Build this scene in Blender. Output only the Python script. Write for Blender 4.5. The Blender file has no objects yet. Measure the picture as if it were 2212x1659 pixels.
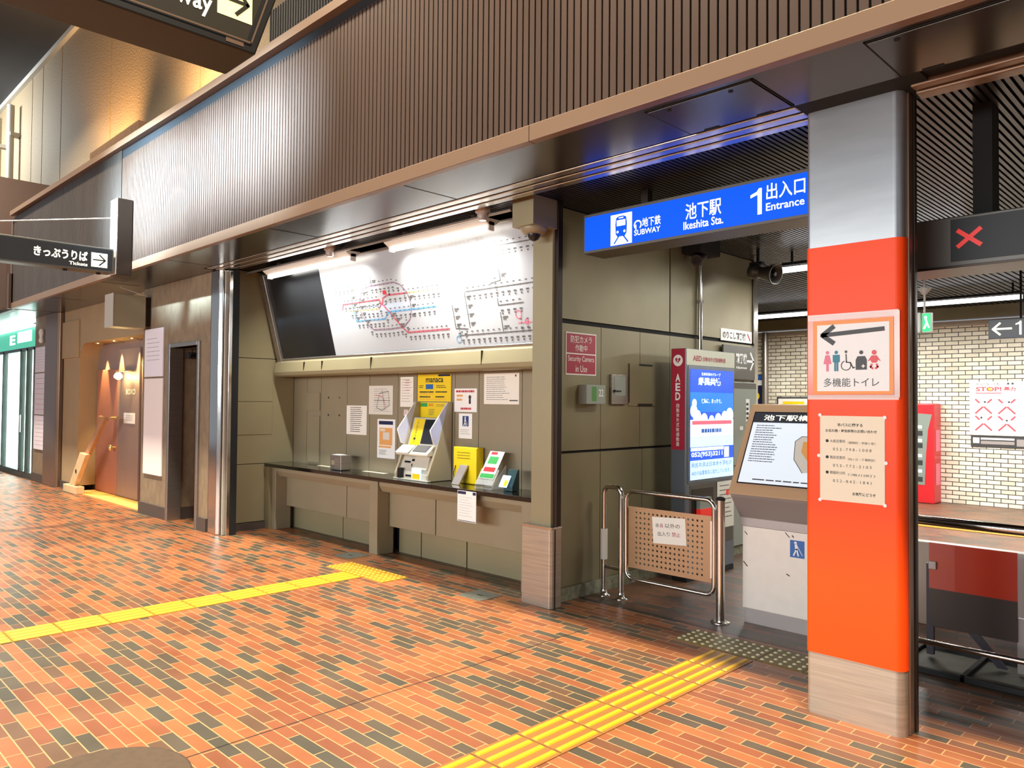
import bpy, math, random
from mathutils import Vector, Matrix
random.seed(7)
S = bpy.context.scene
COL = S.collection

# ------------------------------------------------------------------ camera
TH, PIT, ROL = math.radians(44.839), math.radians(1.3246), math.radians(.4964)
F = Vector((-math.sin(TH)*math.cos(PIT), math.cos(TH)*math.cos(PIT), math.sin(PIT)))
R0 = Vector((math.cos(TH), math.sin(TH), 0)); U0 = R0.cross(F)
R = R0*math.cos(ROL) + U0*math.sin(ROL); U = U0*math.cos(ROL) - R0*math.sin(ROL)
cam = bpy.data.cameras.new('camera'); cam.sensor_fit = 'HORIZONTAL'; cam.sensor_width = 36
cam.lens = 36*1650.4/2212; cam.clip_start = .05; cam.clip_end = 200
co = bpy.data.objects.new('camera', cam); COL.objects.link(co)
co.matrix_world = Matrix(((R.x, U.x, -F.x, 0), (R.y, U.y, -F.y, 0), (R.z, U.z, -F.z, 1.6), (0, 0, 0, 1)))
S.camera = co

# ------------------------------------------------------------------ view, world, big lights
S.view_settings.view_transform = 'Standard'; S.view_settings.look = 'None'
S.view_settings.gamma = 1; S.view_settings.exposure = 0.0; S.view_settings.use_curve_mapping = False
S.cycles.use_denoising = True
S.cycles.max_bounces = 7; S.cycles.diffuse_bounces = 4; S.cycles.glossy_bounces = 4
S.cycles.transparent_max_bounces = 12; S.cycles.sample_clamp_indirect = 6; S.cycles.blur_glossy = .5
S.cycles.caustics_reflective = False; S.cycles.caustics_refractive = False
W = bpy.data.worlds.new('world'); S.world = W; W.use_nodes = True
W.node_tree.nodes['Background'].inputs[0].default_value = (.80, .88, 1, 1)
W.node_tree.nodes['Background'].inputs[1].default_value = .42

def hexc(h):
    h = h.lstrip('#'); c = [int(h[i:i+2], 16)/255 for i in (0, 2, 4)]
    return tuple(x/12.92 if x <= .04045 else ((x+.055)/1.055)**2.4 for x in c)

def area(name, loc, to, sx, sy, power, col=(1, 1, 1), spread=180):
    l = bpy.data.lights.new(name, 'AREA'); l.shape = 'RECTANGLE'; l.size = sx; l.size_y = sy
    l.energy = power; l.color = col; l.spread = math.radians(spread)
    o = bpy.data.objects.new(name, l); COL.objects.link(o); o.location = loc
    d = Vector(to)-Vector(loc); o.rotation_euler = d.to_track_quat('-Z', 'Y').to_euler()
    return o
def spot(name, loc, to, power, col, ang, blend=.6, rad=.06):
    l = bpy.data.lights.new(name, 'SPOT'); l.energy = power; l.color = col
    l.spot_size = math.radians(ang); l.spot_blend = blend; l.shadow_soft_size = rad
    o = bpy.data.objects.new(name, l); COL.objects.link(o); o.location = loc
    d = Vector(to)-Vector(loc); o.rotation_euler = d.to_track_quat('-Z', 'Y').to_euler()
    return o
WARM = (1, .73, .46); COOL = (.86, .94, 1); NEUT = (1, .95, .88)
# concourse downlights under the high ceiling: they light the brick floor up to the line of the fascia
for i, x in enumerate((-15, -9.5, -4, 1.5)):
    area('concourse_light', (x, 1.6, 8.3), (x, 1.9, 0), 1.6, .3, 590, (1, .91, .74), 112)
# lamps across the concourse, facing the facade
area('street_light', (-5, -6.8, 2.7), (-5, 4, 1.7), 12, 1.4, 980, (.98, .99, 1))
# added cool lights, out of view, that make the glow on the ribbed fascia
area('fascia_glow_fill', (-9.0, -1.4, 5.0), (-9.5, 3.24, 3.95), 1.6, .15, 270, (.50, .76, 1), 24)
area('fascia_glow_fill', (-7.4, -1.4, 5.0), (-7.6, 3.24, 3.95), 3.4, .15, 430, (.46, .72, 1), 20)
# warm uplights on the ledge behind the fascia, cool light at the far left
for x in (-13.3, -9.6): spot('ledge_uplight', (x, 3.75, 4.7), (x-.3, 4.3, 6.8), 1400, (1, .60, .26), 95, .8, .08)
area('hall_light', (-21, 1.5, 8.0), (-21, 4.3, 6.5), 2, .4, 420, (.85, .95, 1), 140)
# added fill light, unseen behind the column, to brighten the passage wall
area('passage_fill', (-2.05, 5.8, 3.1), (-4.07, 5.6, .5), .7, .1, 14, (1, .97, .86), 115)

# ------------------------------------------------------------------ materials
MT = {}
def mat(name, col='#888888', rough=.55, metal=0., emit=0., noise=0., nscale=8., bump=0., alpha=1., spec=None, stretch=(1, 1, 1), coat=0., ecol=None, trans=0.):
    if name in MT: return MT[name]
    m = bpy.data.materials.new(name); m.use_nodes = True; nt = m.node_tree; N = nt.nodes; L = nt.links
    b = N['Principled BSDF']; c = hexc(col)
    b.inputs['Base Color'].default_value = (*c, 1); b.inputs['Roughness'].default_value = rough
    b.inputs['Metallic'].default_value = metal; b.inputs['Alpha'].default_value = alpha
    if spec is not None: b.inputs['Specular IOR Level'].default_value = spec
    b.inputs['Coat Weight'].default_value = coat; b.inputs['Transmission Weight'].default_value = trans
    if emit:
        b.inputs['Emission Color'].default_value = (*(hexc(ecol) if ecol else c), 1); b.inputs['Emission Strength'].default_value = emit
    if noise or bump:
        tc = N.new('ShaderNodeTexCoord'); mp = N.new('ShaderNodeMapping'); L.new(tc.outputs['Object'], mp.inputs[0])
        mp.inputs['Scale'].default_value = stretch
        no = N.new('ShaderNodeTexNoise'); no.inputs['Scale'].default_value = nscale; no.inputs['Detail'].default_value = 5
        L.new(mp.outputs[0], no.inputs['Vector'])
        if noise:
            mr = N.new('ShaderNodeMapRange'); mr.inputs[1].default_value = .3; mr.inputs[2].default_value = .7
            mr.inputs[3].default_value = 1-noise; mr.inputs[4].default_value = 1+noise*.6; L.new(no.outputs[0], mr.inputs[0])
            mx = N.new('ShaderNodeVectorMath'); mx.operation = 'SCALE'; mx.inputs[0].default_value = c
            L.new(mr.outputs[0], mx.inputs['Scale']); L.new(mx.outputs[0], b.inputs['Base Color'])
        if bump:
            bp = N.new('ShaderNodeBump'); bp.inputs['Strength'].default_value = bump; bp.inputs['Distance'].default_value = .01
            L.new(no.outputs[0], bp.inputs['Height']); L.new(bp.outputs[0], b.inputs['Normal'])
    MT[name] = m; return m

class NG:                                     # tiny node helper
    def __init__(s, m): s.t = m.node_tree; s.N = s.t.nodes; s.L = s.t.links
    def m(s, op, a, b=None, c=None):
        n = s.N.new('ShaderNodeMath'); n.operation = op
        for i, v in enumerate((a, b, c)):
            if v is None: continue
            if isinstance(v, (int, float)): n.inputs[i].default_value = v
            else: s.L.new(v, n.inputs[i])
        return n.outputs[0]
    def mixc(s, f, a, b):
        n = s.N.new('ShaderNodeMix'); n.data_type = 'RGBA'
        for k, v in ((0, f), (6, a), (7, b)):
            if isinstance(v, tuple): n.inputs[k].default_value = (*v, 1)
            elif isinstance(v, (int, float)): n.inputs[k].default_value = v
            else: s.L.new(v, n.inputs[k])
        return n.outputs[2]

MORT = [0]
def brick_mat(name, bl, bh, axis_u, axis_v, ramp, grout, gw, rough, rand_off=True, bump=.25, extra=None, gloss_var=0):
    m = bpy.data.materials.new(name); m.use_nodes = True; g = NG(m); N, L = g.N, g.L; b = N['Principled BSDF']
    ge = N.new('ShaderNodeNewGeometry'); sp = N.new('ShaderNodeSeparateXYZ'); L.new(ge.outputs['Position'], sp.inputs[0])
    u = sp.outputs[axis_u]; v = sp.outputs[axis_v]
    vr = g.m('DIVIDE', v, bh); row = g.m('FLOOR', vr); fv = g.m('SUBTRACT', vr, row)
    wn = N.new('ShaderNodeTexWhiteNoise'); wn.noise_dimensions = '1D'; L.new(row, wn.inputs['W'])
    half = g.m('MULTIPLY', g.m('MODULO', g.m('ABSOLUTE', row), 2), .5)
    off = g.m('ADD', half, g.m('MULTIPLY', wn.outputs['Value'], .35)) if rand_off else half
    ur = g.m('ADD', g.m('DIVIDE', u, bl), off); cl = g.m('FLOOR', ur); fu = g.m('SUBTRACT', ur, cl)
    cb = N.new('ShaderNodeCombineXYZ'); L.new(row, cb.inputs[0]); L.new(cl, cb.inputs[1])
    w2 = N.new('ShaderNodeTexWhiteNoise'); w2.noise_dimensions = '2D'; L.new(cb.outputs[0], w2.inputs['Vector'])
    cr = N.new('ShaderNodeValToRGB'); cr.color_ramp.interpolation = 'CONSTANT'; e = cr.color_ramp.elements
    while len(e) > 1: e.remove(e[-1])
    e[0].position = 0; e[0].color = (*hexc(ramp[0][1]), 1)
    for p, c in ramp[1:]:
        k = e.new(p); k.color = (*hexc(c), 1)
    L.new(w2.outputs['Value'], cr.inputs[0])
    gu = gw/bl; gv = gw/bh
    eu = g.m('MINIMUM', fu, g.m('SUBTRACT', 1, fu)); ev = g.m('MINIMUM', fv, g.m('SUBTRACT', 1, fv))
    mort = g.m('MAXIMUM', g.m('LESS_THAN', eu, gu/2), g.m('LESS_THAN', ev, gv/2))
    no = N.new('ShaderNodeTexNoise'); no.inputs['Scale'].default_value = 3.0; no.inputs['Detail'].default_value = 6
    L.new(ge.outputs['Position'], no.inputs['Vector'])
    var = N.new('ShaderNodeMapRange'); var.inputs[1].default_value = .3; var.inputs[2].default_value = .7
    var.inputs[3].default_value = .86; var.inputs[4].default_value = 1.12; L.new(no.outputs[0], var.inputs[0])
    sc = N.new('ShaderNodeVectorMath'); sc.operation = 'SCALE'; L.new(cr.outputs[0], sc.inputs[0]); L.new(var.outputs[0], sc.inputs['Scale'])
    col = g.mixc(mort, sc.outputs[0], hexc(grout))
    MORT[0] = mort
    if extra: col = extra(g, sp, col)
    L.new(col, b.inputs['Base Color']); 
    if gloss_var:
        rr = N.new('ShaderNodeMapRange'); rr.inputs[3].default_value = rough-gloss_var; rr.inputs[4].default_value = rough+gloss_var
        L.new(no.outputs[0], rr.inputs[0]); L.new(rr.outputs[0], b.inputs['Roughness'])
    else: b.inputs['Roughness'].default_value = rough
    bp = N.new('ShaderNodeBump'); bp.inputs['Strength'].default_value = bump; bp.inputs['Distance'].default_value = .004; bp.invert = True
    L.new(mort, bp.inputs['Height']); L.new(bp.outputs[0], b.inputs['Normal'])
    MT[name] = m; return m

def floor_extra(g, sp, col):
    X, Y = sp.outputs[0], sp.outputs[1]
    def band(v, c, w): return g.m('LESS_THAN', g.m('ABSOLUTE', g.m('SUBTRACT', v, c)), w)
    out = g.m('LESS_THAN', Y, 4.2)
    a = g.m('MULTIPLY', band(X, -3.45, .0045), out)                 # expansion joint
    col = g.mixc(a, col, hexc('#1c120e'))
    b = g.m('MULTIPLY', band(X, -10.75, .11), out)                  # dark soldier course
    col = g.mixc(g.m('MULTIPLY', b, .62), col, hexc('#4b2f22'))
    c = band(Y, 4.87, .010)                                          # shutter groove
    inn = g.m('GREATER_THAN', Y, 4.87)                               # greyer tiles inside the shutter line, also darkened for the passage shade
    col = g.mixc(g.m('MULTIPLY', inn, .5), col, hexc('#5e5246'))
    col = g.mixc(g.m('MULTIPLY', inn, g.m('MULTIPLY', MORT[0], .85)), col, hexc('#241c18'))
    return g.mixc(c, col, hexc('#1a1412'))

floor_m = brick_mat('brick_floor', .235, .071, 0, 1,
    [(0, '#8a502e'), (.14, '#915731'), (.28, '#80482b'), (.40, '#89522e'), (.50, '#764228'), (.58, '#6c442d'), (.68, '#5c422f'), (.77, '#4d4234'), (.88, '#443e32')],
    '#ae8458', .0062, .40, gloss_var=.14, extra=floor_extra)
wallbrick_m = brick_mat('cream_wall_brick', .196, .070, 0, 2, [(0, '#eae3cc'), (.3, '#e2dac2'), (.6, '#f0ead6'), (.85, '#d8d0b8')], '#3a3328', .012, .5, rand_off=False, bump=.4)

mat('olive_panel', '#898062', .40, .25, noise=.12, nscale=2.2)
mat('alcove_panel', '#968c6c', .42, .2, noise=.07, nscale=1.5)
mat('taupe_panel', '#958a70', .45, .15, noise=.06, nscale=2)
mat('joint_black', '#0c0a08', .8)
mat('rib_brown', '#524035', .36, .3, noise=.12, nscale=6, stretch=(1, 1, .15))
mat('rib_brown_unlit', '#4a4038', .4, .3, noise=.15, nscale=6, stretch=(1, 1, .15))
mat('trim_bronze', '#836852', .36, .35)
mat('soffit_metal', '#5a5651', .22, .8, noise=.08, nscale=2)
mat('chrome_strip', '#c4bbb0', .26, .95, bump=.05, nscale=30)
mat('steel', '#c9c4bd', .14, 1., bump=.02, nscale=20)
mat('brushed_steel', '#a19a92', .33, .85, noise=.1, nscale=14, stretch=(.2, .2, 6))
mat('plinth_steel', '#b3a797', .34, .6, noise=.16, nscale=6, stretch=(.5, .5, 14))
mat('column_steel', '#a6a9ab', .3, .7, noise=.08, nscale=3, stretch=(1, 1, 6))
mat('dark_bronze', '#33271f', .35, .6)
mat('orange_vinyl', '#fc4c0a', .42, 0, spec=.3)
mat('concrete_panel', '#857052', .75, 0, noise=.2, nscale=30, bump=1.0)
mat('stone_panel', '#86735a', .6, 0, noise=.2, nscale=9, stretch=(1.5, 1.5, .8), bump=.2)
mat('ceiling_dark', '#2c2a2b', .7)
mat('slat', '#2e2a2a', .35, .4); mat('slat_dark', '#141416', .5, .2)
mat('slat_back', '#060606', .9)
mat('white_print', '#f4f4f0', .5); mat('paper', '#eeeade', .6); mat('cream_paper', '#f3e6cb', .6)
mat('ink', '#1b1b1b', .6); mat('grey_ink', '#585856', .6); mat('red_ink', '#c0202c', .5); mat('light_ink', '#a5a29c', .6)
mat('board_white', '#aeb2b6', .3); mat('board_black', '#1b1c1e', .22)
mat('yellow', '#efcf10', .45); mat('bar_yellow', '#cfa018', .45); mat('tactile_yellow', '#a87a10', .5, noise=.08, nscale=20)
mat('tactile_clear', '#8a5c2a', .42); mat('olive_tile', '#6e5c28', .5)
mat('stud_light', '#d8d0a8', .4)
mat('granite_black', '#17140f', .12, 0, noise=.25, nscale=60, coat=.3)
mat('machine_grey', '#c8c4b4', .4); mat('machine_side', '#aaa188', .45); mat('black_plastic', '#0d0d0f', .3)
mat('screen_off', '#2a2b30', .12); mat('wing_acrylic', '#ccd6ff', .3, alpha=.92, spec=.6)
mat('clear_acrylic', '#eef2f2', .08, alpha=.25)
mat('tube', '#ffffff', .4, emit=9.0, ecol='#fffdf5'); mat('tube_far', '#ffffff', .4, emit=5.0)
mat('fitting_white', '#ddd8d0', .4)
mat('green', '#2fa04a', .5); mat('cyan', '#58b8d8', .5); mat('blue_ink', '#1f3f7a', .5); mat('navy', '#18204a', .4)
mat('lit_blue', '#0030b0', .5, spec=.15, emit=1.0, ecol='#0058f2'); mat('lit_white', '#ffffff', .4, emit=1.1, ecol='#ffffff')
mat('lit_lemon', '#fbf5b0', .4, emit=.95, ecol='#f8f0a0'); mat('lit_cream', '#fffbe6', .4, emit=1.0, ecol='#fff8dc')
mat('sign_case', '#5b5852', .4, .4); mat('sign_black', '#0a0c0e', .5); mat('big_case', '#1c1813', .45, .3, noise=.1, nscale=3)
mat('big_face', '#3a3426', .3)
mat('aed_red', '#a81f38', .35); mat('aed_white', '#c9cbb8', .4); mat('aed_steel', '#6d7580', .35, .6)
mat('lcd_blue', '#1a50d8', .3, emit=.75, ecol='#1558e0'); mat('lcd_sky', '#1e78e6', .3, emit=.85, ecol='#1a78e8'); mat('lcd_white', '#e8f4ff', .3, emit=1.0, ecol='#e4f2ff')
mat('lcd_light', '#c5e4ff', .3, emit=.95, ecol='#bfe2ff'); mat('lcd_red', '#e07080', .4, emit=.7, ecol='#e0607a'); mat('lcd_ink', '#2a62b8', .4, emit=.5, ecol='#2a62b8')
mat('kiosk_tan', '#c2a07c', .4, .1); mat('kiosk_grey', '#a8a09c', .35, .3); mat('kiosk_cream', '#f0e8dc', .4, 0, noise=.03, nscale=12)
mat('kiosk_screen', '#d8e4ee', .3, emit=.42, ecol='#dfeaf6'); mat('kiosk_bar', '#3a3f48', .3)
mat('badge_blue', '#2563b0', .4)
mat('perforated_tan', '#b08a66', .4, .45); mat('hole', '#1a120c', .8)
mat('skirting', '#8b8a72', .7, 0, noise=.45, nscale=20)
mat('skirting_dark', '#4b3f38', .6)
mat('red_cabinet', '#c8252c', .35); mat('glass_dark', '#8a948c', .1, .2); mat('shelf_dark', '#2a2e2c', .6)
mat('reflection_red', '#b8300f', .3, coat=.3); mat('reflection_grey', '#3a302b', .35, .2)
mat('partition_white', '#efe8e2', .35, .1, noise=.06, nscale=3)
mat('rubber_black', '#0b0b0b', .6); mat('stand_dark', '#3c3840', .5, .3)
mat('led_red', '#c02018', .4, emit=.5, ecol='#e0281c'); mat('exit_green', '#18b070', .4, emit=1.0, ecol='#18c878')
mat('door_mauve', '#8e7a70', .5, 0, noise=.06, nscale=3); mat('door_warm', '#a8705a', .5, 0, noise=.06, nscale=3)
mat('plaster_tan', '#a58c68', .7, 0, noise=.06, nscale=3); mat('brass', '#e8cf90', .25, .8)
mat('wood', '#b5835a', .55, 0, noise=.18, nscale=10, stretch=(6, 6, 1)); mat('wood_light', '#d8b88a', .5, 0, noise=.12, nscale=8)
mat('threshold_wood', '#d2a258', .5); mat('brown_wall', '#6e4726', .6, 0, noise=.12, nscale=4)
mat('bulb', '#ffffff', .3, emit=14, ecol='#fff0c8'); mat('shop_white', '#f4fbfa', .5); mat('shop_lit', '#ffffff', .5, emit=2.2, ecol='#eafcfb')
mat('shop_green', '#3fae8c', .4, emit=.6, ecol='#58d8b4'); mat('frame_dark', '#3c4a44', .4, .4)
mat('glass', '#eef8f6', .03, alpha=.12); mat('pink_paper', '#e9dcd6', .55)
mat('lavender_paper', '#e6dfe6', .55); mat('purple_map', '#8a7486', .5); mat('map_red', '#c05060', .5); mat('map_yellow', '#d9bd7a', .5); mat('map_blue', '#5a9cc4', .5)
mat('tape', '#fff4ea', .15, alpha=.5); mat('sleeve_orange', '#f08c1c', .4); mat('sleeve_clear', '#ff9a7a', .15, alpha=.5)
mat('pink', '#e87890', .5); mat('teal', '#2a7f96', .5); mat('dark_teal', '#284448', .4); mat('dark_grey', '#3b3b3b', .5); mat('salmon', '#e0505a', .5); mat('orange_map', '#e8a860', .55); mat('pale_map', '#dcd8cc', .55)
mat('box_green', '#4a8a3a', .5); mat('box_grey', '#8f978c', .4); mat('mat_dark', '#4a3826', .85, 0, noise=.15, nscale=30); mat('plate_grey', '#6b6a5e', .55, .3, noise=.15, nscale=12)
mat('beam_brown', '#5c4c46', .45, .3); mat('grille', '#1c1612', .6); mat('pipe_white', '#b5aea0', .5)
mat('post_bronze', '#7d6552', .28, .6); mat('interior_floor', '#8a7460', .5)

# ------------------------------------------------------------------ mesh helpers
class MB:
    def __init__(s): s.v = []; s.f = []; s.m = []; s.cur = 0; s.smooth = []
    def add(s, vs, fs, sm=False):
        k = len(s.v); s.v += [tuple(p) for p in vs]
        for q in fs: s.f.append([k+i for i in q]); s.m.append(s.cur); s.smooth.append(sm)
        return s
    def box(s, x0, x1, y0, y1, z0, z1):
        return s.add([(x0,y0,z0),(x1,y0,z0),(x1,y1,z0),(x0,y1,z0),(x0,y0,z1),(x1,y0,z1),(x1,y1,z1),(x0,y1,z1)],
            [(0,3,2,1),(4,5,6,7),(0,1,5,4),(1,2,6,5),(2,3,7,6),(3,0,4,7)])
    def cyl(s, a, b, r, r2=None, n=16, cap=True):
        a, b = Vector(a), Vector(b); r2 = r if r2 is None else r2; d = (b-a).normalized()
        e = d.orthogonal().normalized(); g = d.cross(e); vs = []
        for P, q in ((a, r), (b, r2)):
            for i in range(n):
                t = 2*math.pi*i/n; vs.append(P+e*(q*math.cos(t))+g*(q*math.sin(t)))
        s.add(vs, [(i, (i+1) % n, n+(i+1) % n, n+i) for i in range(n)], True)
        if cap: s.add(vs[:n], [tuple(range(n))[::-1]]); s.add(vs[n:], [tuple(range(n))])
        return s
    def tube(s, pts, r, n=12, closed=False):
        P = [Vector(p) for p in pts]; m = len(P); rings = []; e = None
        for i, p in enumerate(P):
            if closed: d = (P[(i+1) % m]-P[i-1])
            else: d = P[min(i+1, m-1)]-P[max(i-1, 0)]
            d.normalize()
            e = d.orthogonal().normalized() if e is None else (e-d*e.dot(d)).normalized()
            g = d.cross(e); rings.append([p+e*(r*math.cos(2*math.pi*k/n))+g*(r*math.sin(2*math.pi*k/n)) for k in range(n)])
        vs = [v for q in rings for v in q]; fs = []
        for i in range(m if closed else m-1):
            j = (i+1) % m
            for k in range(n): fs.append((i*n+k, i*n+(k+1) % n, j*n+(k+1) % n, j*n+k))
        s.add(vs, fs, True)
        if not closed: s.add(rings[0], [tuple(range(n))[::-1]]); s.add(rings[-1], [tuple(range(n))])
        return s
    def prism(s, prof, axis, a, b):                     # profile extruded along axis
        n = len(prof)
        def P(q, t):
            return {'X': (t, q[0], q[1]), 'Y': (q[0], t, q[1]), 'Z': (q[0], q[1], t)}[axis]
        vs = [P(q, a) for q in prof]+[P(q, b) for q in prof]
        return s.add(vs, [tuple(range(n))[::-1], tuple(range(n, 2*n))]+[(i, (i+1) % n, n+(i+1) % n, n+i) for i in range(n)])
    def quad(s, *p): return s.add(p, [(0, 1, 2, 3)])
    def lathe(s, c, prof, n=24, axis=(0, 0, 1)):
        c = Vector(c); d = Vector(axis).normalized(); e = d.orthogonal().normalized(); g = d.cross(e); vs = []
        for r, h in prof:
            for k in range(n):
                t = 2*math.pi*k/n; vs.append(c+d*h+e*(r*math.cos(t))+g*(r*math.sin(t)))
        fs = [(i*n+k, i*n+(k+1) % n, (i+1)*n+(k+1) % n, (i+1)*n+k) for i in range(len(prof)-1) for k in range(n)]
        s.add(vs, fs, True); s.add(vs[:n], [tuple(range(n))[::-1]]); return s.add(vs[-n:], [tuple(range(n))])

WL = {}
def put(name, mb, m, parent=None, loc=None, bevel=0.):
    me = bpy.data.meshes.new(name); base = Vector(WL[parent.name]) if parent else Vector(loc or (0, 0, 0))
    me.from_pydata([tuple(Vector(v)-base) for v in mb.v], [], mb.f)
    ms = m if isinstance(m, (list, tuple)) else [m]
    for q in ms: me.materials.append(MT[q])
    for p, k, sm in zip(me.polygons, mb.m, mb.smooth): p.material_index = k; p.use_smooth = sm
    me.validate()
    import bmesh
    bm = bmesh.new(); bm.from_mesh(me); bmesh.ops.recalc_face_normals(bm, faces=bm.faces) if len(bm.faces) > 1 else None; bm.to_mesh(me); bm.free()
    o = bpy.data.objects.new(name, me); COL.objects.link(o)
    if parent: o.parent = parent
    else: o.location = base
    WL[o.name] = base
    if bevel:
        b = o.modifiers.new('bevel', 'BEVEL'); b.width = bevel; b.segments = 3; b.limit_method = 'ANGLE'
    return o
def tag(o, label, cat, group=None, kind=None):
    if label: o['label'] = label
    if cat: o['category'] = cat
    if group: o['group'] = group
    if kind: o['kind'] = kind
    return o
def thing(name, loc, label, cat, group=None, kind=None):
    o = bpy.data.objects.new(name, None); COL.objects.link(o); o.location = loc; o.empty_display_size = .1
    WL[o.name] = Vector(loc); return tag(o, label, cat, group, kind)
def struct(name, mb, m, bevel=0.):
    o = put(name, mb, m, bevel=bevel); o['kind'] = 'structure'; return o
def part(o, label): o['label'] = label; return o
def copy_tree(o, off=(0, 0, 0), parent=None):
    c = o.copy(); COL.objects.link(c)
    if parent: c.parent = parent
    else: c.location = Vector(o.location)+Vector(off)
    for ch in [k for k in S.objects if k.parent == o]: copy_tree(ch, parent=c)
    return c

class Pl:                                              # a plane to print on: origin, right, up
    def __init__(s, O, Uv, Vv):
        s.O = Vector(O); s.U = Vector(Uv).normalized(); s.V = Vector(Vv).normalized(); s.N = s.U.cross(s.V)
    def p(s, u, v, d=0): return s.O+s.U*u+s.V*v+s.N*d
def front(y): return Pl((0, y, 0), (1, 0, 0), (0, 0, 1))         # faces the concourse; u = x, v = z
def east(x): return Pl((x, 0, 0), (0, 1, 0), (0, 0, 1))          # faces +x; u = y, v = z
def slab(mb, pl, u0, u1, v0, v1, d0, d1):
    P = [pl.p(u0, v0, d0), pl.p(u1, v0, d0), pl.p(u1, v1, d0), pl.p(u0, v1, d0), pl.p(u0, v0, d1), pl.p(u1, v0, d1), pl.p(u1, v1, d1), pl.p(u0, v1, d1)]
    return mb.add(P, [(0,3,2,1),(4,5,6,7),(0,1,5,4),(1,2,6,5),(2,3,7,6),(3,0,4,7)])
def rect(mb, pl, u0, u1, v0, v1, d): return mb.add([pl.p(u0, v0, d), pl.p(u1, v0, d), pl.p(u1, v1, d), pl.p(u0, v1, d)], [(0, 1, 2, 3)])
def poly(mb, pl, pts, d): return mb.add([pl.p(u, v, d) for u, v in pts], [tuple(range(len(pts)))])
def disc(mb, pl, u, v, r, d, n=20, ry=None):
    ry = ry or r
    return poly(mb, pl, [(u+r*math.cos(2*math.pi*k/n), v+ry*math.sin(2*math.pi*k/n)) for k in range(n)], d)
def line(mb, pl, pts, w, d):
    for (a, b), (c, e) in zip(pts, pts[1:]):
        L = math.hypot(c-a, e-b) or 1; nx, ny = -(e-b)/L*w/2, (c-a)/L*w/2; ex, ey = (c-a)/L*w*.3, (e-b)/L*w*.3
        poly(mb, pl, [(a-ex-nx, b-ey-ny), (c+ex-nx, e+ey-ny), (c+ex+nx, e+ey+ny), (a-ex+nx, b-ey+ny)], d)
    return mb
def text(mb, body, pl, u0, u1, v0, v1, d, bold=0., vertical=False):
    if vertical:
        n = len(body); h = (v1-v0)/n
        for i, ch in enumerate(body): text(mb, ch, pl, u0, u1, v1-(i+.93)*h, v1-(i+.07)*h, d, bold)
        return mb
    cu = bpy.data.curves.new('t', 'FONT'); cu.body = body; cu.resolution_u = 3; cu.offset = bold
    o = bpy.data.objects.new('t', cu); COL.objects.link(o); bpy.context.view_layer.update()
    me = bpy.data.meshes.new_from_object(o.evaluated_get(bpy.context.evaluated_depsgraph_get()))
    xs = [v.co.x for v in me.vertices]; ys = [v.co.y for v in me.vertices]
    if xs:
        a, b, c, e = min(xs), max(xs), min(ys), max(ys); su = (u1-u0)/max(b-a, 1e-6); sv = (v1-v0)/max(e-c, 1e-6)
        mb.add([pl.p(u0+(v.co.x-a)*su, v0+(v.co.y-c)*sv, d) for v in me.vertices], [tuple(p.vertices) for p in me.polygons])
    bpy.data.objects.remove(o); bpy.data.curves.remove(cu); bpy.data.meshes.remove(me); return mb
def lines_of_print(mb, pl, u0, u1, v0, v1, n, d, fill=.45, rag=.25, words=True):
    h = (v1-v0)/n; r = random.Random(int(abs(u0*977+v0*131)*10))
    for i in range(n):
        v = v1-(i+.5)*h; end = u1-(u1-u0)*rag*r.random(); u = u0
        while u < end:
            w = (u1-u0)*(.04+.10*r.random()) if words else end-u0
            rect(mb, pl, u, min(u+w, end), v-h*fill/2, v+h*fill/2, d); u += w+(u1-u0)*.018
    return mb
def sheet(name, pl, u0, u1, v0, v1, m, label, cat, prints=(), thick=.003, group=None, d0=.001, bevel=0.):
    """a flat notice: its own slab with printed parts; prints = [(part name, material, fn(mb, pl, d))]"""
    c = pl.p((u0+u1)/2, v0, 0); mb = MB(); slab(mb, pl, u0, u1, v0, v1, d0, d0+thick)
    o = tag(put(name, mb, m, loc=c, bevel=bevel), label, cat, group)
    for k, (pn, pm, fn) in enumerate(prints):
        b = MB(); fn(b, pl, d0+thick+.0008+.0003*k); put(pn, b, pm, o)
    return o

# ================================================================== SETTING
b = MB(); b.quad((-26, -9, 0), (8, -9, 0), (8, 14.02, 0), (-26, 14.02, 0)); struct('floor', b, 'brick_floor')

# fascia above the shopfronts: ribbed bronze cladding with a band below and above
b = MB(); x = -10.06
b.box(-15.45, 3.4, 3.262, 3.30, 3.24, 4.72); b.cur = 1
while x < 3.3: b.box(x+.006, x+.044, 3.245, 3.262, 3.235, 4.565); x += .05  # ribs stop short; the bare black backing draws the shadow line under the trim
b.cur = 2; x = -15.45
while x < -10.1: b.box(x+.005, x+.045, 3.249, 3.262, 3.235, 4.72); x += .05  # darker colour on the left ribs gives the cool glow its sharp edge
struct('wall_fascia', b, ['joint_black', 'rib_brown', 'rib_brown_unlit'])
b = MB(); xs = [-15.5, -12.4, -9.3, -6.2, -3.1, 0, 3.4]
for a, c in zip(xs, xs[1:]): b.box(a+.002, c-.002, 3.24, 3.30, 3.14, 3.238)
struct('trim_1', b, 'trim_bronze', bevel=.004)
b = MB()
for a, c in ((-15.5, -8.5), (-8.5, 3.4)):
    def zt(x): return 4.63+.12*(-5.1-x)/10.4 if x < -5.1 else 4.63
    b.add([(a, 3.19, zt(a)), (c, 3.19, zt(c)), (c, 3.19, zt(c)+.075), (a, 3.19, zt(a)+.075), (a, 3.34, zt(a)), (c, 3.34, zt(c)), (c, 3.34, zt(c)+.075), (a, 3.34, zt(a)+.075)],
          [(0,1,2,3),(4,7,6,5),(0,4,5,1),(3,2,6,7),(0,3,7,4),(1,5,6,2)])
struct('trim_2', b, 'trim_bronze')
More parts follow.
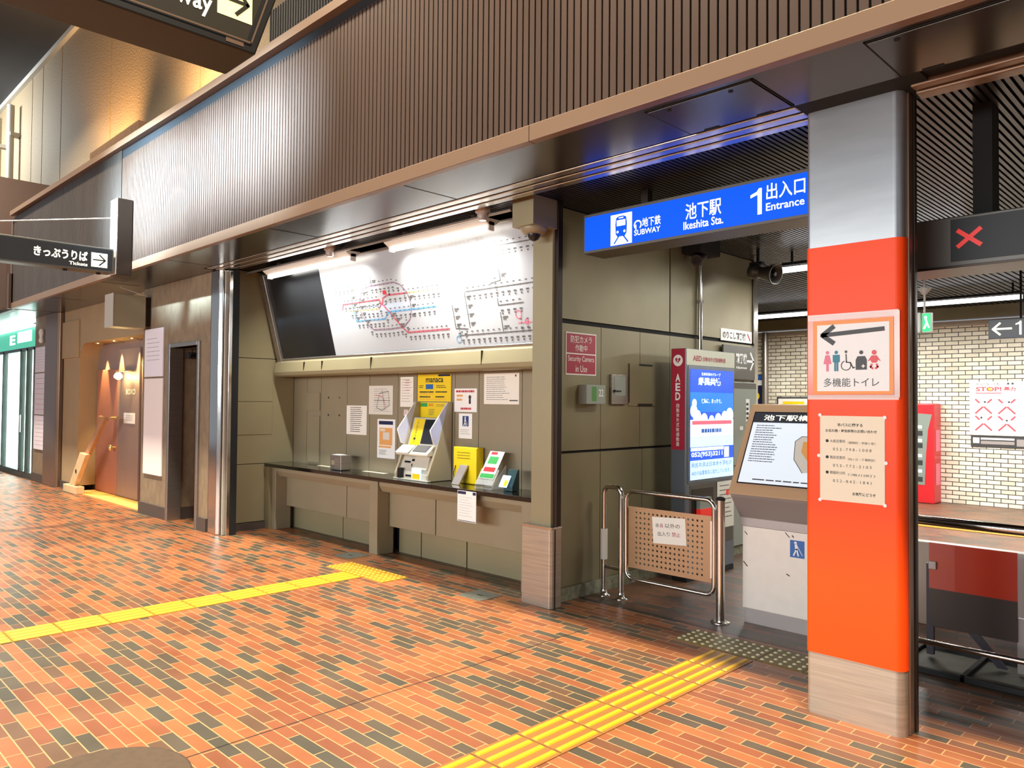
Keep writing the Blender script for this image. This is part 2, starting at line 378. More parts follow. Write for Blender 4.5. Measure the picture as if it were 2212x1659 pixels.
b = MB(); b.box(-15.5, 3.4, 3.34, 4.29, 4.55, 4.6); b.box(-15.6, -15.5, 3.24, 4.3, 3.14, 4.7); struct('trim_3', b, 'beam_brown')
b = MB(); b.box(-15.62, -15.5, 3.2, 3.26, 3.14, 3.75); b.box(-26, -15.64, 3.3, 3.4, 3.14, 3.24); b.box(-26, -15.64, 3.36, 3.4, 3.24, 4.4); struct('trim_4', b, 'rib_brown')
# soffit
b = MB(); b.box(-26, 3.4, 3.295, 3.80, 3.142, 3.20); b.box(-26, -8.95, 3.80, 8.2, 3.142, 3.20)
struct('ceiling_soffit', b, 'soffit_metal')
b = MB()
for x in (-.1, -4.4, -6.4, -8.7, -11.0, -13.3): b.box(x, x+.008, 3.30, 3.80, 3.1405, 3.1425)
struct('trim_13', b, 'joint_black')
b = MB(); b.box(-8.95, -1.80, 3.80, 4.13, 3.156, 3.19); b.box(-1.14, 3.4, 3.80, 4.13, 3.156, 3.19); b.box(-1.80, -1.14, 3.80, 4.13, 3.142, 3.19)
struct('ceiling_slot', b, 'joint_black')
b = MB()
for y0 in (3.82, 3.925, 4.03):
    b.box(-8.9, -1.74, y0, y0+.075, 3.138, 3.162)
struct('trim_5', b, 'chrome_strip', bevel=.006)
b = MB(); b.box(-1.22, 3.4, 3.93, 3.99, 3.13, 3.19); b.box(-1.22, 3.4, 4.01, 4.10, 3.12, 3.18); struct('trim_6', b, 'trim_bronze', bevel=.008)
# slatted ceiling of the passage (slats run into the building) and of the alcove (slats run along it)
b = MB(); b.box(-4.07, 3.4, 4.1, 8.2, 3.21, 3.24); b.box(-9.2, -4.07, 4.1, 5.3, 3.21, 3.24); b.box(-9.3, 3.4, 8.0, 14.02, 3.205, 3.24); b.cur = 1; x = -4.05
while x < 3.3: b.box(x, x+.022, 4.13, 8.2, 3.185, 3.21); x += .037
y = 4.14
while y < 5.2: b.box(-8.95, -4.1, y, y+.022, 3.185, 3.21); y += .037
x = -9.2
b.cur = 2
while x < 3.3: b.box(x, x+.05, 8.2, 14, 3.19, 3.205); x += .075
struct('ceiling_slats', b, ['slat_back', 'slat', 'slat_dark'])
# upper hall: wall above the fascia, high ceiling
b = MB(); js = [-26, -22.6, -21.1, -19.1, -18.25, -16.9, -13.98, -10.32, -6.6, -3.0, .6, 3.4]
b.box(-26, 3.4, 4.34, 4.5, 4.3, 8.62); b.cur = 1
for a, c in zip(js, js[1:]): b.box(a+.02, c-.02, 4.3, 4.34, 4.3, 8.56)
struct('wall_upper', b, ['joint_black', 'concrete_panel'])
b = MB(); b.box(-26, 3.4, 4.22, 4.3, 8.56, 8.66); struct('trim_7', b, 'pipe_white')
b = MB(); b.box(-26, 8, -9, 4.5, 8.66, 8.8); struct('ceiling', b, 'ceiling_dark')
b = MB(); b.box(-26, -16.5, 3.0, 4.3, 3.2, 5.65); struct('wall_beam', b, 'beam_brown')

# wall left of the ticket alcove, doorway through it
b = MB(); b.box(-11.3, -10.30, 3.97, 4.3, 0.16, 3.14); b.box(-9.38, -9.1, 3.97, 4.3, 0.16, 3.14); b.box(-10.30, -9.38, 3.97, 4.3, 2.27, 3.14)
struct('wall_left', b, 'stone_panel')
b = MB(); b.box(-11.32, -10.30, 3.945, 4.3, 0, .16); b.box(-9.38, -9.1, 3.945, 4.3, 0, .16); struct('baseboard_left', b, 'skirting_dark')
b = MB(); b.box(-10.5, -10.30, 4.3, 7.8, .14, 2.4); b.box(-9.38, -9.2, 4.3, 7.8, .14, 2.4); b.box(-10.5, -9.2, 7.8, 7.9, 0, 2.4); b.box(-10.5, -9.2, 4.3, 7.9, 2.4, 2.5); struct('wall_corridor', b, 'brown_wall')
b = MB(); b.box(-10.34, -10.285, 4.3, 7.8, 0, .14); b.box(-9.38, -9.33, 4.3, 7.8, 0, .14); struct('baseboard_corridor', b, 'joint_black')
b = MB(); b.box(-10.34, -10.27, 3.94, 4.12, 0, 2.32); b.box(-9.42, -9.36, 3.94, 4.12, 0, 2.32); b.box(-10.27, -9.42, 3.94, 4.12, 2.27, 2.32); struct('door_1', b, 'brushed_steel', bevel=.004)

# alcove shell
def wall_panels(name, pl, us, vs, m, dark, d=0., gap=.012, back=.03):
    bb = MB(); slab(bb, pl, us[0], us[-1], vs[0], vs[-1], d-back-.05, d-back); bb.cur = 1
    for a, c in zip(us, us[1:]):
        for e, f in zip(vs, vs[1:]): slab(bb, pl, a+gap/2, c-gap/2, e+gap/2, f-gap/2, d-back, d)
    return struct(name, bb, [dark, m])
W1 = Pl((-8.93, 0, 0), (0, 1, 0), (0, 0, 1))
wall_panels('wall_alcove_left', W1, [4.0, 5.0], [.09, .805, 2.11, 3.18], 'alcove_panel', 'joint_black', gap=.008)
b = MB()
for u0, u1, v0, v1 in ((4.20, 4.70, 1.575, 1.97), (4.20, 4.70, 1.165, 1.565)):
    slab(b, W1, u0, u1, v0, v1, 0, .006)
struct('wall_alcove_cover', b, 'alcove_panel', bevel=.003)
b = MB(); b.box(-8.95, -8.90, 4.0, 4.98, 0, .085); struct('baseboard_alcove', b, 'skirting_dark')
wall_panels('wall_alcove_back', front(5.0), [-8.93, -8.60, -8.27, -7.70, -7.24, -6.71, -6.38, -5.82, -5.77, -5.42, -4.84, -4.1], [.80, 1.9], 'taupe_panel', 'joint_black', gap=.007, back=.02)
b = MB(); P5 = front(4.996)
for u0, u1, v0, v1 in ((-8.60, -8.29, 1.47, 1.69), (-8.56, -8.29, .83, 1.40)): slab(b, P5, u0, u1, v0, v1, 0, .007)
struct('wall_alcove_plate', b, 'taupe_panel', bevel=.002)
b = MB(); b.box(-8.93, -4.1, 5.02, 5.12, 0, 3.2); struct('wall_alcove_rear', b, 'joint_black')

# passage wall (left side of the entrance)
wall_panels('wall_passage', east(-4.07), [4.54, 5.17, 5.78, 6.225, 7.86], [.10, 1.185], 'olive_panel', 'joint_black', gap=.008)
wall_panels('wall_passage_middle', east(-4.07), [4.54, 5.17, 5.74, 6.225, 7.86], [1.20, 2.245], 'olive_panel', 'joint_black', gap=.006)
wall_panels('wall_passage_upper', east(-4.07), [4.54, 6.225, 7.86], [2.27, 3.19], 'olive_panel', 'joint_black', gap=.02)
b = MB(); b.box(-4.14, -4.085, 4.5, 7.86, 0, 3.2); struct('wall_passage_core', b, 'joint_black')
b = MB(); b.box(-4.10, -4.045, 4.56, 7.86, 0, .10); struct('baseboard_passage', b, 'skirting')
b = MB(); b.box(-4.13, -4.05, 7.86, 7.95, 0, 3.19); struct('trim_8', b, 'steel')

# far hall
b = MB(); b.quad((-9.3, 14.0, 0), (3.4, 14.0, 0), (3.4, 14.0, 2.9), (-9.3, 14.0, 2.9)); struct('wall_far', b, 'cream_wall_brick')
b = MB(); b.box(-9.3, 3.4, 13.93, 14.0, 2.9, 2.98); struct('trim_9', b, 'pipe_white')
b = MB(); b.box(-9.3, 3.4, 13.8, 14.0, 3.0, 3.2); b.box(-9.4, -9.3, 7.9, 14, 0, 3.2); b.box(3.4, 3.5, 3.24, 14, 0, 3.2); b.box(-9.3, -4.2, 7.95, 8.05, 0, 3.2); struct('wall_hall_sides', b, 'olive_panel')
b = MB(); b.box(-9.3, 3.4, 11.0, 11.28, .0, .006); struct('trim_10', b, 'tactile_yellow')

# ================================================================== STRUCTURE THINGS OF THE FACADE
# stainless corner post left of the alcove
o = thing('corner_post', (-8.93, 4.0, 0), 'polished stainless corner post at the left end of the ticket alcove', 'post')
b = MB(); pr = [(-9.10, 4.12), (-9.10, 3.99), (-9.06, 3.955), (-8.83, 3.945), (-8.79, 3.975), (-8.79, 4.12)]
b.prism(pr, 'Z', 0, 3.14); put('cladding', b, 'steel', o, bevel=.01)
b = MB(); b.box(-8.775, -8.755, 3.99, 4.10, 0, 3.12); put('guide_rail', b, 'pipe_white', o, bevel=.004)
b = MB(); b.box(-8.735, -8.705, 4.02, 4.12, 0, 3.12); put('guide_rail', b, 'steel', o, bevel=.004)
b = MB(); b.box(-8.79, -8.70, 4.06, 4.14, 0, 3.13); put('guide_channel', b, 'joint_black', o)

# pillar right of the alcove with its plinth
o = thing('alcove_pillar', (-4.1, 4.5, 0), 'taupe clad pillar between the ticket alcove and the entrance passage', 'pillar')
b = MB(); b.prism([(-4.20, 4.45), (-3.99, 4.45), (-3.985, 4.47), (-3.985, 4.50), (-4.10, 4.50), (-4.15, 4.52), (-4.15, 5.0), (-4.20, 5.0)], 'Z', .63, 3.19); put('shaft', b, 'alcove_panel', o, bevel=.004)
b = MB(); b.box(-3.99, -3.95, 4.475, 4.53, .63, 3.19); put('guide_channel', b, 'dark_bronze', o, bevel=.004)
b = MB(); b.prism([(-4.26, 4.41), (-3.965, 4.41), (-3.945, 4.43), (-3.945, 4.53), (-4.26, 4.53)], 'Z', 0, .625); put('plinth', b, 'plinth_steel', o, bevel=.006)
b = MB(); b.box(-4.265, -3.94, 4.405, 4.535, .612, .632); put('plinth_cap', b, 'steel', o, bevel=.004)
b = MB(); b.box(-3.948, -3.943, 4.448, 4.46, 0, .61); put('seam', b, 'joint_black', o)

# orange column
o = thing('orange_column', (-1.49, 4.02, 0), 'square column wrapped in glossy orange between steel cladding, right of the station map stand', 'column')
def rounded(x0, x1, yf, yb, ra, rb):
    P = [(x0, yb)]+[(x0+ra-ra*math.cos(math.radians(a)), yf+ra-ra*math.sin(math.radians(a))) for a in range(0, 91, 15)]
    return P+[(x1-rb+rb*math.sin(math.radians(a)), yf+rb-rb*math.cos(math.radians(a))) for a in range(0, 91, 10)]+[(x1, yb)]
pr = rounded(-1.737, -1.262, 3.95, 4.01, .02, .045)
b = MB(); b.prism(pr, 'Z', 2.42, 3.142); part(put('upper_cladding', b, 'column_steel', o), 'brushed steel cladding above the orange wrap')
pr2 = rounded(-1.740, -1.259, 3.947, 4.01, .02, .045)
b = MB(); b.prism(pr2, 'Z', .315, 2.42); part(put('orange_wrap', b, 'orange_vinyl', o), 'glossy orange wrap')
b = MB(); b.prism(pr, 'Z', 0, .315); part(put('lower_cladding', b, 'plinth_steel', o), 'scuffed steel cladding at the foot')
b = MB(); b.box(-1.72, -1.30, 4.01, 4.08, 0, 3.142); put('core', b, 'dark_bronze', o)
b = MB(); b.box(-1.30, -1.252, 4.012, 4.07, 0, 3.142); put('shutter_guide', b, 'post_bronze', o, bevel=.004)
b = MB(); b.box(-1.32, -1.245, 4.075, 4.11, 0, 3.142); put('shutter_guide', b, 'dark_bronze', o, bevel=.003)

# soffit hatches
for k, (x0, x1, y0, y1, lab) in enumerate(((-2.345, -1.73, 3.337, 3.79, 'access hatch in the soffit left of the orange column'), (-1.22, -.30, 3.33, 3.79, 'larger access hatch in the soffit right of the orange column'))):
    o = thing('access_hatch', ((x0+x1)/2, (y0+y1)/2, 3.13), lab, 'hatch')
    b = MB()
    for q in ((x0, x1, y0, y0+.008), (x0, x1, y1-.008, y1), (x0, x0+.008, y0, y1), (x1-.008, x1, y0, y1)): b.box(*q, 3.1385, 3.1415)
    put('frame_gap', b, 'joint_black', o)
    b = MB(); b.box(x0+.012, x1-.012, y0+.012, y1-.012, 3.1345, 3.1415); put('panel', b, 'soffit_metal', o, bevel=.001)
    for xx in (x0+.12, x1-.14): b = MB(); b.cyl((xx, y0+.05, 3.131), (xx, y0+.05, 3.136), .012); put('latch', b, 'joint_black', o)
    for xx in (x0+.10, x1-.20): b = MB(); b.box(xx, xx+.09, y1-.02, y1-.005, 3.130, 3.136); put('hinge', b, 'joint_black', o)

# vents on top of the fascia
for x0, x1, lab in ((-11.75, -9.9, 'row of bronze vent louvres on the fascia top, beside the ticket sign'), (-6.55, -5.4, 'row of dark vent louvres above the fascia, behind the hanging subway sign')):
    o = thing('vent_grille', (x0, 3.36, 4.6), lab, 'vent'); b = MB(); x = x0
    while x < x1: b.box(x, x+.012, 3.36, 3.50, 4.6, 5.04 if x0 < -8 else 5.2); x += .045
    put('louvre', b, 'trim_bronze' if x0 < -8 else 'grille', o)
    b = MB(); b.box(x0-.03, x1+.03, 3.35, 3.51, 4.59, 4.615); put('base_rail', b, 'trim_bronze', o)
# pipes on the upper wall
for x, w in ((-20.15, .075), (-21.3, .06)):
    b = MB(); b.cyl((x, 4.12, 5.66), (x, 4.12, 8.2), w); b.box(x-w*1.3, x+w*1.3, 4.1, 4.295, 7.5, 7.58); b.box(x-w*1.3, x+w*1.3, 4.1, 4.295, 6.0, 6.08)
    tag(put('drain_pipe', b, 'pipe_white', loc=(x, 4.12, 5.66)), ('thick' if w > .07 else 'thin outer')+' pale vertical pipe on the upper concrete wall, far left', 'pipe')

# ================================================================== FLOOR THINGS
def bars_tile(name, x0, x1, y0, y1, m, mb_, label, group):
    o = thing(name, ((x0+x1)/2, (y0+y1)/2, 0), label, 'tactile tile', group)
    b = MB(); b.box(x0+.002, x1-.002, y0+.002, y1-.002, 0, .004); put('base_sheet', b, m, o)
    n = 4; p = (x1-x0)/n
    for k in range(n):
        c = x0+p*(k+.5); y_0 = y0+.012; y_1 = y1-.012; b = MB()
        b.add([(c-.016, y_0, .004), (c+.016, y_0, .004), (c+.016, y_1, .004), (c-.016, y_1, .004), (c-.010, y_0+.006, .010), (c+.011, y_0+.006, .010), (c+.011, y_1-.006, .010), (c-.011, y_1-.006, .010)],
              [(4,5,6,7),(0,1,5,4),(1,2,6,5),(2,3,7,6),(3,0,4,7)]); put('raised_bar', b, mb_, o)
    return o
t = bars_tile('guide_tile', -6.15, -5.85, 3.68, 3.98, 'tactile_yellow', 'bar_yellow', 'yellow ribbed guide tile in the strip leading to the ticket counter', 'yellow guide tiles to the ticket counter')
for k in range(1, 12): copy_tree(t, (0, -.3*k, 0))
t = bars_tile('guide_tile', -2.60, -2.30, 4.16, 4.46, 'tactile_clear', 'bar_yellow', 'amber guide tile with four yellow bars in the strip leading to the entrance', 'amber guide tiles to the entrance')
for k in range(1, 9): copy_tree(t, (0, -.3*k, 0))
def stud_tile(x0, y0, m, ms, label, group):
    o = thing('warning_tile', (x0+.15, y0+.15, 0), label, 'tactile tile', group)
    b = MB(); b.box(x0+.002, x0+.298, y0+.002, y0+.298, 0, .005); put('base_sheet', b, m, o)
    b = MB()
    for i in range(5):
        for j in range(5): b.lathe((x0+.03+.06*i, y0+.03+.06*j, .005), [(.014, 0), (.011, .004), (.006, .006)], 10)
    put('stud_pattern', b, ms, o); return o
t = stud_tile(-6.46, 3.98, 'tactile_yellow', 'bar_yellow', 'yellow studded warning tile in front of the ticket counter', 'yellow warning tiles at the counter')
for k in (1, 2): copy_tree(t, (.305*k, 0, 0))
t = stud_tile(-2.90, 4.49, 'olive_tile', 'stud_light', 'olive warning tile with pale studs across the entrance, left of the orange column', 'olive warning tiles at the entrance')
for k in (1, 2, 3): copy_tree(t, (.3*k, 0, 0))
b = MB(); b.lathe((-3.44, 1.08, 0), [(.345, 0), (.345, .006), (.335, .008)], 48)
tag(put('round_cover', b, 'mat_dark', loc=(-3.44, 1.08, 0)), 'round dark brown cover lying in the brick floor, front left', 'cover')
for x, y, lab in ((-4.65, 4.32, 'square grey floor plate in the bricks left of the pillar plinth'), (-6.75, 4.45, 'square grey floor plate behind the yellow warning tiles')):
    o = thing('floor_plate', (x, y, 0), lab, 'floor plate'); b = MB(); b.box(x-.14, x+.14, y-.13, y+.13, 0, .003); put('plate', b, 'plate_grey', o)
    b = MB(); b.box(x-.03, x+.03, y-.006, y+.006, .003, .0045); put('slot', b, 'joint_black', o)

# ================================================================== HANGING SIGNS
# big subway sign near the camera
o = thing('subway_sign', (-2.72, 1.2, 2.85), 'big dark brown hanging sign box reading Subway with a lit yellow arrow, top left', 'sign')
prof = [(-1.6, 2.85), (1.281, 2.848), (1.45, 3.35), (-1.6, 3.35)]
b = MB(); b.prism(prof, 'X', -2.843, -2.60); put('case', b, 'big_case', o, bevel=.006)
E6 = east(-2.60)
b = MB(); poly(b, E6, [(-1.55, 2.886), (1.245, 2.886), (1.38, 3.31), (-1.55, 3.31)], .002); put('face_panel', b, 'big_face', o)
b = MB(); line(b, E6, [(-1.55, 2.882), (1.262, 2.884), (1.40, 3.31)], .006, .006); put('face_frame', b, 'trim_bronze', o)
b = MB(); rect(b, E6, 1.136, 1.264, 2.950, 3.078, .004); put('arrow_panel', b, 'lit_lemon', o)
b = MB(); line(b, E6, [(1.150, 3.014), (1.246, 3.014)], .014, .0055); line(b, E6, [(1.205, 2.968), (1.247, 3.014), (1.205, 3.060)], .014, .006); part(put('arrow', b, 'big_face', o), 'dark arrow pointing right')
b = MB(); text(b, 'Subway', E6, .885, 1.118, 2.918, 3.004, .0045, bold=.018); put('lettering', b, 'lit_cream', o)
b = MB(); text(b, '地下鉄', E6, .885, 1.118, 3.03, 3.11, .0045, bold=.012); put('lettering', b, 'lit_cream', o)
for y in (-.4, .8): b = MB(); b.cyl((-2.72, y, 3.35), (-2.72, y, 8.66), .03); put('hanger', b, 'dark_bronze', o)
b = MB(); b.box(-2.61, -2.598, 1.17, 1.235, 2.862, 2.878); put('clip', b, 'trim_bronze', o)

# ticket sign on its bracket
o = thing('ticket_sign', (-9.74, 2.3, 3.07), 'black hanging sign reading きっぷうりば Tickets with arrow, left edge', 'sign')
b = MB(); b.box(-9.84, -9.64, .6, 3.035, 3.068, 3.352); put('case', b, 'sign_case', o, bevel=.006)
E9 = east(-9.64)
b = MB(); rect(b, E9, .62, 3.02, 3.085, 3.335, .002); put('face_panel', b, 'sign_black', o)
b = MB(); text(b, 'きっぷうりば', E9, 2.215, 2.755, 3.168, 3.278, .0035, bold=.03); put('lettering', b, 'lit_cream', o)
b = MB(); text(b, 'Tickets', E9, 2.565, 2.755, 3.112, 3.150, .0035, bold=.02); put('lettering', b, 'lit_cream', o)
b = MB(); rect(b, E9, 2.793, 2.965, 3.118, 3.282, .0035); put('arrow_panel', b, 'lit_cream', o)
b = MB(); line(b, E9, [(2.815, 3.2), (2.94, 3.2)], .016, .005); line(b, E9, [(2.88, 3.14), (2.942, 3.2), (2.88, 3.26)], .016, .0055); put('arrow', b, 'sign_black', o)
b = MB(); b.cyl((-9.75, 3.05, 3.74), (-9.75, 1.2, 3.36), .008); put('stay_rod', b, 'pipe_white', o)
for y in (2.55, 2.9): b = MB(); b.box(-9.76, -9.72, y-.02, y+.02, 3.05, 3.07); put('screw_lug', b, 'joint_black', o)
o = thing('sign_bracket', (-9.75, 3.15, 3.06), 'tall box bracket on the fascia holding the ticket sign', 'bracket')
b = MB(); b.box(-9.855, -9.64, 3.065, 3.235, 3.06, 3.97); put('case', b, 'dark_bronze', o, bevel=.004)
b = MB(); b.box(-9.858, -9.65, 3.058, 3.066, 3.065, 3.965); part(put('front_plate', b, 'fitting_white', o), 'pale front plate')  # front face paler than the rest of the bracket

# projecting blank light box above the left shopfront
o = thing('projecting_box', (-11.15, 3.7, 2.56), 'blank beige box sign projecting from the wall left of the dark doorway', 'sign')
b = MB(); b.box(-11.32, -11.0, 3.47, 3.89, 2.565, 3.01); put('case', b, 'taupe_panel', o, bevel=.008)
b = MB(); b.box(-11.325, -10.995, 3.462, 3.475, 2.56, 3.015); put('edge_frame', b, 'pipe_white', o, bevel=.003)
b = MB(); b.box(-11.25, -11.05, 3.89, 3.97, 2.6, 3.0); put('bracket', b, 'dark_bronze', o)
b = MB(); b.cyl((-11.0, 3.90, 3.01), (-11.0, 3.55, 3.10), .008); put('stay_rod', b, 'pipe_white', o)

# blue station sign
o = thing('station_sign', (-2.8, 4.6, 2.73), 'long lit blue entrance sign reading 池下駅 Ikeshita Sta. hung above the passage', 'sign')
b = MB(); b.box(-3.80, -1.62, 4.60, 4.86, 2.755, 3.06); put('case', b, 'sign_case', o, bevel=.005)
N6 = front(4.60)
b = MB(); rect(b, N6, -3.785, -1.64, 2.775, 3.035, .003); put('lit_panel', b, 'lit_blue', o)
b = MB(); rect(b, N6, -3.532, -3.336, 2.782, 3.012, .0045); put('train_panel', b, 'lit_white', o)
b = MB()
poly(b, N6, [(-3.485, 2.865), (-3.488, 2.94), (-3.48, 2.985), (-3.455, 2.996), (-3.413, 2.996), (-3.388, 2.985), (-3.380, 2.94), (-3.383, 2.865), (-3.40, 2.842), (-3.468, 2.842)], .0055)
line(b, N6, [(-3.458, 2.842), (-3.497, 2.795)], .012, .0055); line(b, N6, [(-3.410, 2.842), (-3.371, 2.795)], .012, .0055)
part(put('train_symbol', b, 'lit_blue', o), 'blue front view of a train')
b = MB(); rect(b, N6, -3.474, -3.394, 2.922, 2.966, .0065); rect(b, N6, -3.455, -3.413, 2.978, 2.986, .0065); disc(b, N6, -3.466, 2.878, .010, .0065, 14); disc(b, N6, -3.402, 2.878, .010, .0065, 14); put('train_window', b, 'lit_white', o)
b = MB(); line(b, N6, [(-3.314+.030*(1+math.cos(a)), 2.905+.030*math.sin(a)) for a in [math.radians(q) for q in range(-50, 231, 20)]], .009, .0045); line(b, N6, [(-3.3, 2.905), (-3.3, 2.87)], .008, .0046); put('subway_emblem', b, 'lit_white', o)
for body, u0, u1, v0, v1, bd in (('地下鉄', -3.245, -3.085, 2.880, 2.948, .008), ('SUBWAY', -3.315, -3.088, 2.828, 2.868, .012), ('池下駅', -2.882, -2.605, 2.872, 2.985, .01), ('Ikeshita Sta.', -2.897, -2.59, 2.806, 2.862, .012),
                        ('出入口', -2.285, -2.03, 2.905, 3.01, .01), ('Entrance', -2.287, -2.035, 2.835, 2.885, .012)):
    b = MB(); text(b, body, N6, u0, u1, v0, v1, .0045, bold=bd); put('lettering', b, 'lit_white', o)
b = MB(); poly(b, N6, [(-2.345, 2.822), (-2.316, 2.822), (-2.316, 2.992), (-2.336, 2.992), (-2.350, 2.972), (-2.394, 2.956), (-2.394, 2.936), (-2.345, 2.952)], .0045); part(put('numeral', b, 'lit_white', o), 'white numeral 1')
for x in (-3.3, -2.0): b = MB(); b.box(x-.03, x+.03, 4.70, 4.76, 3.06, 3.2); put('hanger', b, 'dark_bronze', o)

# ================================================================== ALCOVE THINGS
# fare map board
VB = Vector((0, -.25, .99)).normalized(); PB = Pl((0, 4.75, 2.11), (1, 0, 0), VB)
o = thing('fare_map_board', (-6.5, 4.9, 1.89), 'wide tilted white train fare map board with a black end panel, over the ticket counter', 'map board')
b = MB(); b.prism([(4.69, 1.90), (4.68, 1.94), (4.70, 2.06), (4.745, 2.085), (4.99, 2.085), (4.99, 1.89), (4.72, 1.885)], 'X', -8.86, -4.21); put('lower_box', b, 'alcove_panel', o, bevel=.006)
b = MB(); b.box(-6.775, -6.770, 4.678, 4.70, 1.93, 2.06); b.box(-5.05, -5.045, 4.678, 4.70, 1.93, 2.06); b.box(-8.15, -8.145, 4.678, 4.70, 1.95, 2.05); b.box(-7.75, -7.745, 4.678, 4.70, 1.95, 2.05); put('seam', b, 'dark_bronze', o)
b = MB(); slab(b, PB, -8.86, -8.76, -.03, 1.06, -.04, .035); slab(b, PB, -8.86, -4.21, -.03, 0, -.04, .025); slab(b, PB, -8.86, -4.21, 1.03, 1.06, -.04, .02)
put('frame', b, 'brushed_steel', o, bevel=.006)
b = MB(); slab(b, PB, -8.76, -7.552, 0, 1.03, -.03, 0); part(put('black_panel', b, 'board_black', o), 'glossy black blank panel')
b = MB(); slab(b, PB, -7.550, -4.21, 0, 1.03, -.03, .002); part(put('map_panel', b, 'board_white', o), 'white route map panel')
LN = {'map_purple': ([[(-6.859,.605),(-6.785,.684),(-6.66,.703),(-6.233,.7),(-6.144,.666),(-6.055,.582),(-6.031,.499),(-6.034,.409),(-6.087,.312),(-6.207,.244),(-6.43,.237),(-6.729,.245),(-6.804,.298),(-6.881,.401),(-6.905,.468),(-6.895,.54),(-6.859,.605)], [(-6.62,.703),(-6.62,.80)]], 'purple_map', .015),
 'map_red': ([[(-7.236,.494),(-7.205,.553),(-6.54,.55),(-6.512,.5),(-6.57,.457)], [(-6.056,.577),(-6.389,.583),(-6.466,.559),(-6.495,.498),(-6.407,.418),(-6.239,.246),(-6.158,.184),(-5.516,.18)]], 'map_red', .016),
 'map_yellow': ([[(-6.57,.457),(-7.106,.471)], [(-5.548,.571),(-6.056,.577)]], 'map_yellow', .016),
 'map_blue': ([[(-7.338,.743),(-7.03,.738),(-7.03,.5),(-7.011,.356),(-6.499,.347),(-6.408,.413),(-5.653,.408)]], 'map_blue', .016),
 'map_pink': ([[(-4.605,.177),(-4.45,.177)]], 'pink', .011),
 'map_grey': ([[(-5.383,.11),(-4.25,.102)], [(-5.209,.506),(-4.25,.506)], [(-5.224,.502),(-5.226,.176)], [(-5.421,.398),(-5.422,.179),(-5.256,.164)], [(-4.803,.284),(-4.804,.118)], [(-4.811,.41),(-4.813,.347),(-4.506,.348)], [(-4.737,.666),(-4.737,.561),(-4.866,.548)], [(-4.9,.86),(-4.25,.85)]], 'grey_ink', .010)}
for k, (ps, m, w) in LN.items():
    b = MB()
    for q in ps: line(b, PB, q, w, .0035)
    part(put('map_line', b, m, o), k.replace('map_', '')+' route line')
b = MB(); rr = random.Random(3)
for ps, m, w in LN.values():
    for q in ps:
        for (a, c), (e, f) in zip(q, q[1:]):
            L = math.hypot(e-a, f-c); n = int(L/.07)
            for i in range(n):
                t = (i+.5)/n; u, v = a+(e-a)*t, c+(f-c)*t; hz = abs(e-a) > abs(f-c)
                disc(b, PB, u, v, .008, .0042, 8)
                if hz:
                    rect(b, PB, u-.018, u+.018, v-.055, v-.040, .0042); rect(b, PB, u-.010, u+.010, v-.080, v-.066, .0042); rect(b, PB, u-.014, u+.012, v+.028, v+.038, .0042)
                else:
                    rect(b, PB, u+.022, u+.085, v-.009, v+.006, .0042); rect(b, PB, u+.022, u+.06, v-.024, v-.014, .0042)
put('station_labels', b, 'grey_ink', o)
b = MB(); text(b, 'きっぷのねだんのご案内', PB, -5.46, -4.86, .915, .965, .004, bold=.01); put('title', b, 'light_ink', o)
b = MB(); rect(b, PB, -6.452, -6.392, .595, .635, .0045); put('here_mark', b, 'red_ink', o)
b = MB(); disc(b, PB, -6.345, .588, .014, .0045); put('here_dot', b, 'ink', o)
b = MB(); line(b, PB, [(-4.588+.035*math.cos(a), .25+.035*math.sin(a)) for a in [k*math.pi/8 for k in range(17)]], .009, .004); line(b, PB, [(-4.502+.02*math.cos(a), .183+.02*math.sin(a)) for a in [k*math.pi/6 for k in range(13)]], .01, .0043); put('map_ring', b, 'pink', o)
b = MB(); line(b, PB, [(-5.406+.032*math.cos(a), .075+.032*math.sin(a)) for a in [k*math.pi/8 for k in range(17)]], .009, .004); line(b, PB, [(-5.38, .11), (-5.38, .177)], .008, .004); put('map_ring', b, 'map_blue', o)
b = MB(); lines_of_print(b, PB, -5.95, -5.45, .60, .82, 5, .004, .2, .3); lines_of_print(b, PB, -5.40, -4.9, .60, .80, 4, .004, .2, .3); lines_of_print(b, PB, -7.3, -7.0, .83, .86, 1, .004, .4); put('fine_print', b, 'light_ink', o)

# fluorescent fittings over the map
def fitting(x0, x1, lab, y=4.35, z=3.045):
    o = thing('fluorescent_lamp', ((x0+x1)/2, y, z), lab, 'lamp', 'fluorescent lamps over the fare map')
    b = MB(); b.prism([(y-.085, z+.055), (y-.03, z+.02), (y+.03, z+.02), (y+.085, z+.055), (y+.085, z+.075), (y-.085, z+.075)], 'X', x0, x1); put('reflector', b, 'fitting_white', o)
    b = MB(); b.cyl((x0+.02, y, z), (x1-.02, y, z), .022, n=16); put('tube', b, 'tube', o)
    b = MB(); b.box(x0, x0+.02, y-.03, y+.03, z-.025, z+.05); b.box(x1-.02, x1, y-.03, y+.03, z-.025, z+.05); put('socket', b, 'fitting_white', o)
    b = MB(); b.box(x0+.2, x0+.24, y-.015, y+.015, z+.075, 3.19); b.box(x1-.24, x1-.2, y-.015, y+.015, z+.075, 3.19); put('mount', b, 'fitting_white', o)
    l = area('tube_light', ((x0+x1)/2, y, z-.03), ((x0+x1)/2, 5.1, 1.3), x1-x0-.1, .04, 38, (1, .985, .92), 130); return o
fitting(-8.38, -6.62, 'left fluorescent lamp over the black end of the fare map')
fitting(-5.98, -4.58, 'right fluorescent lamp over the white fare map')
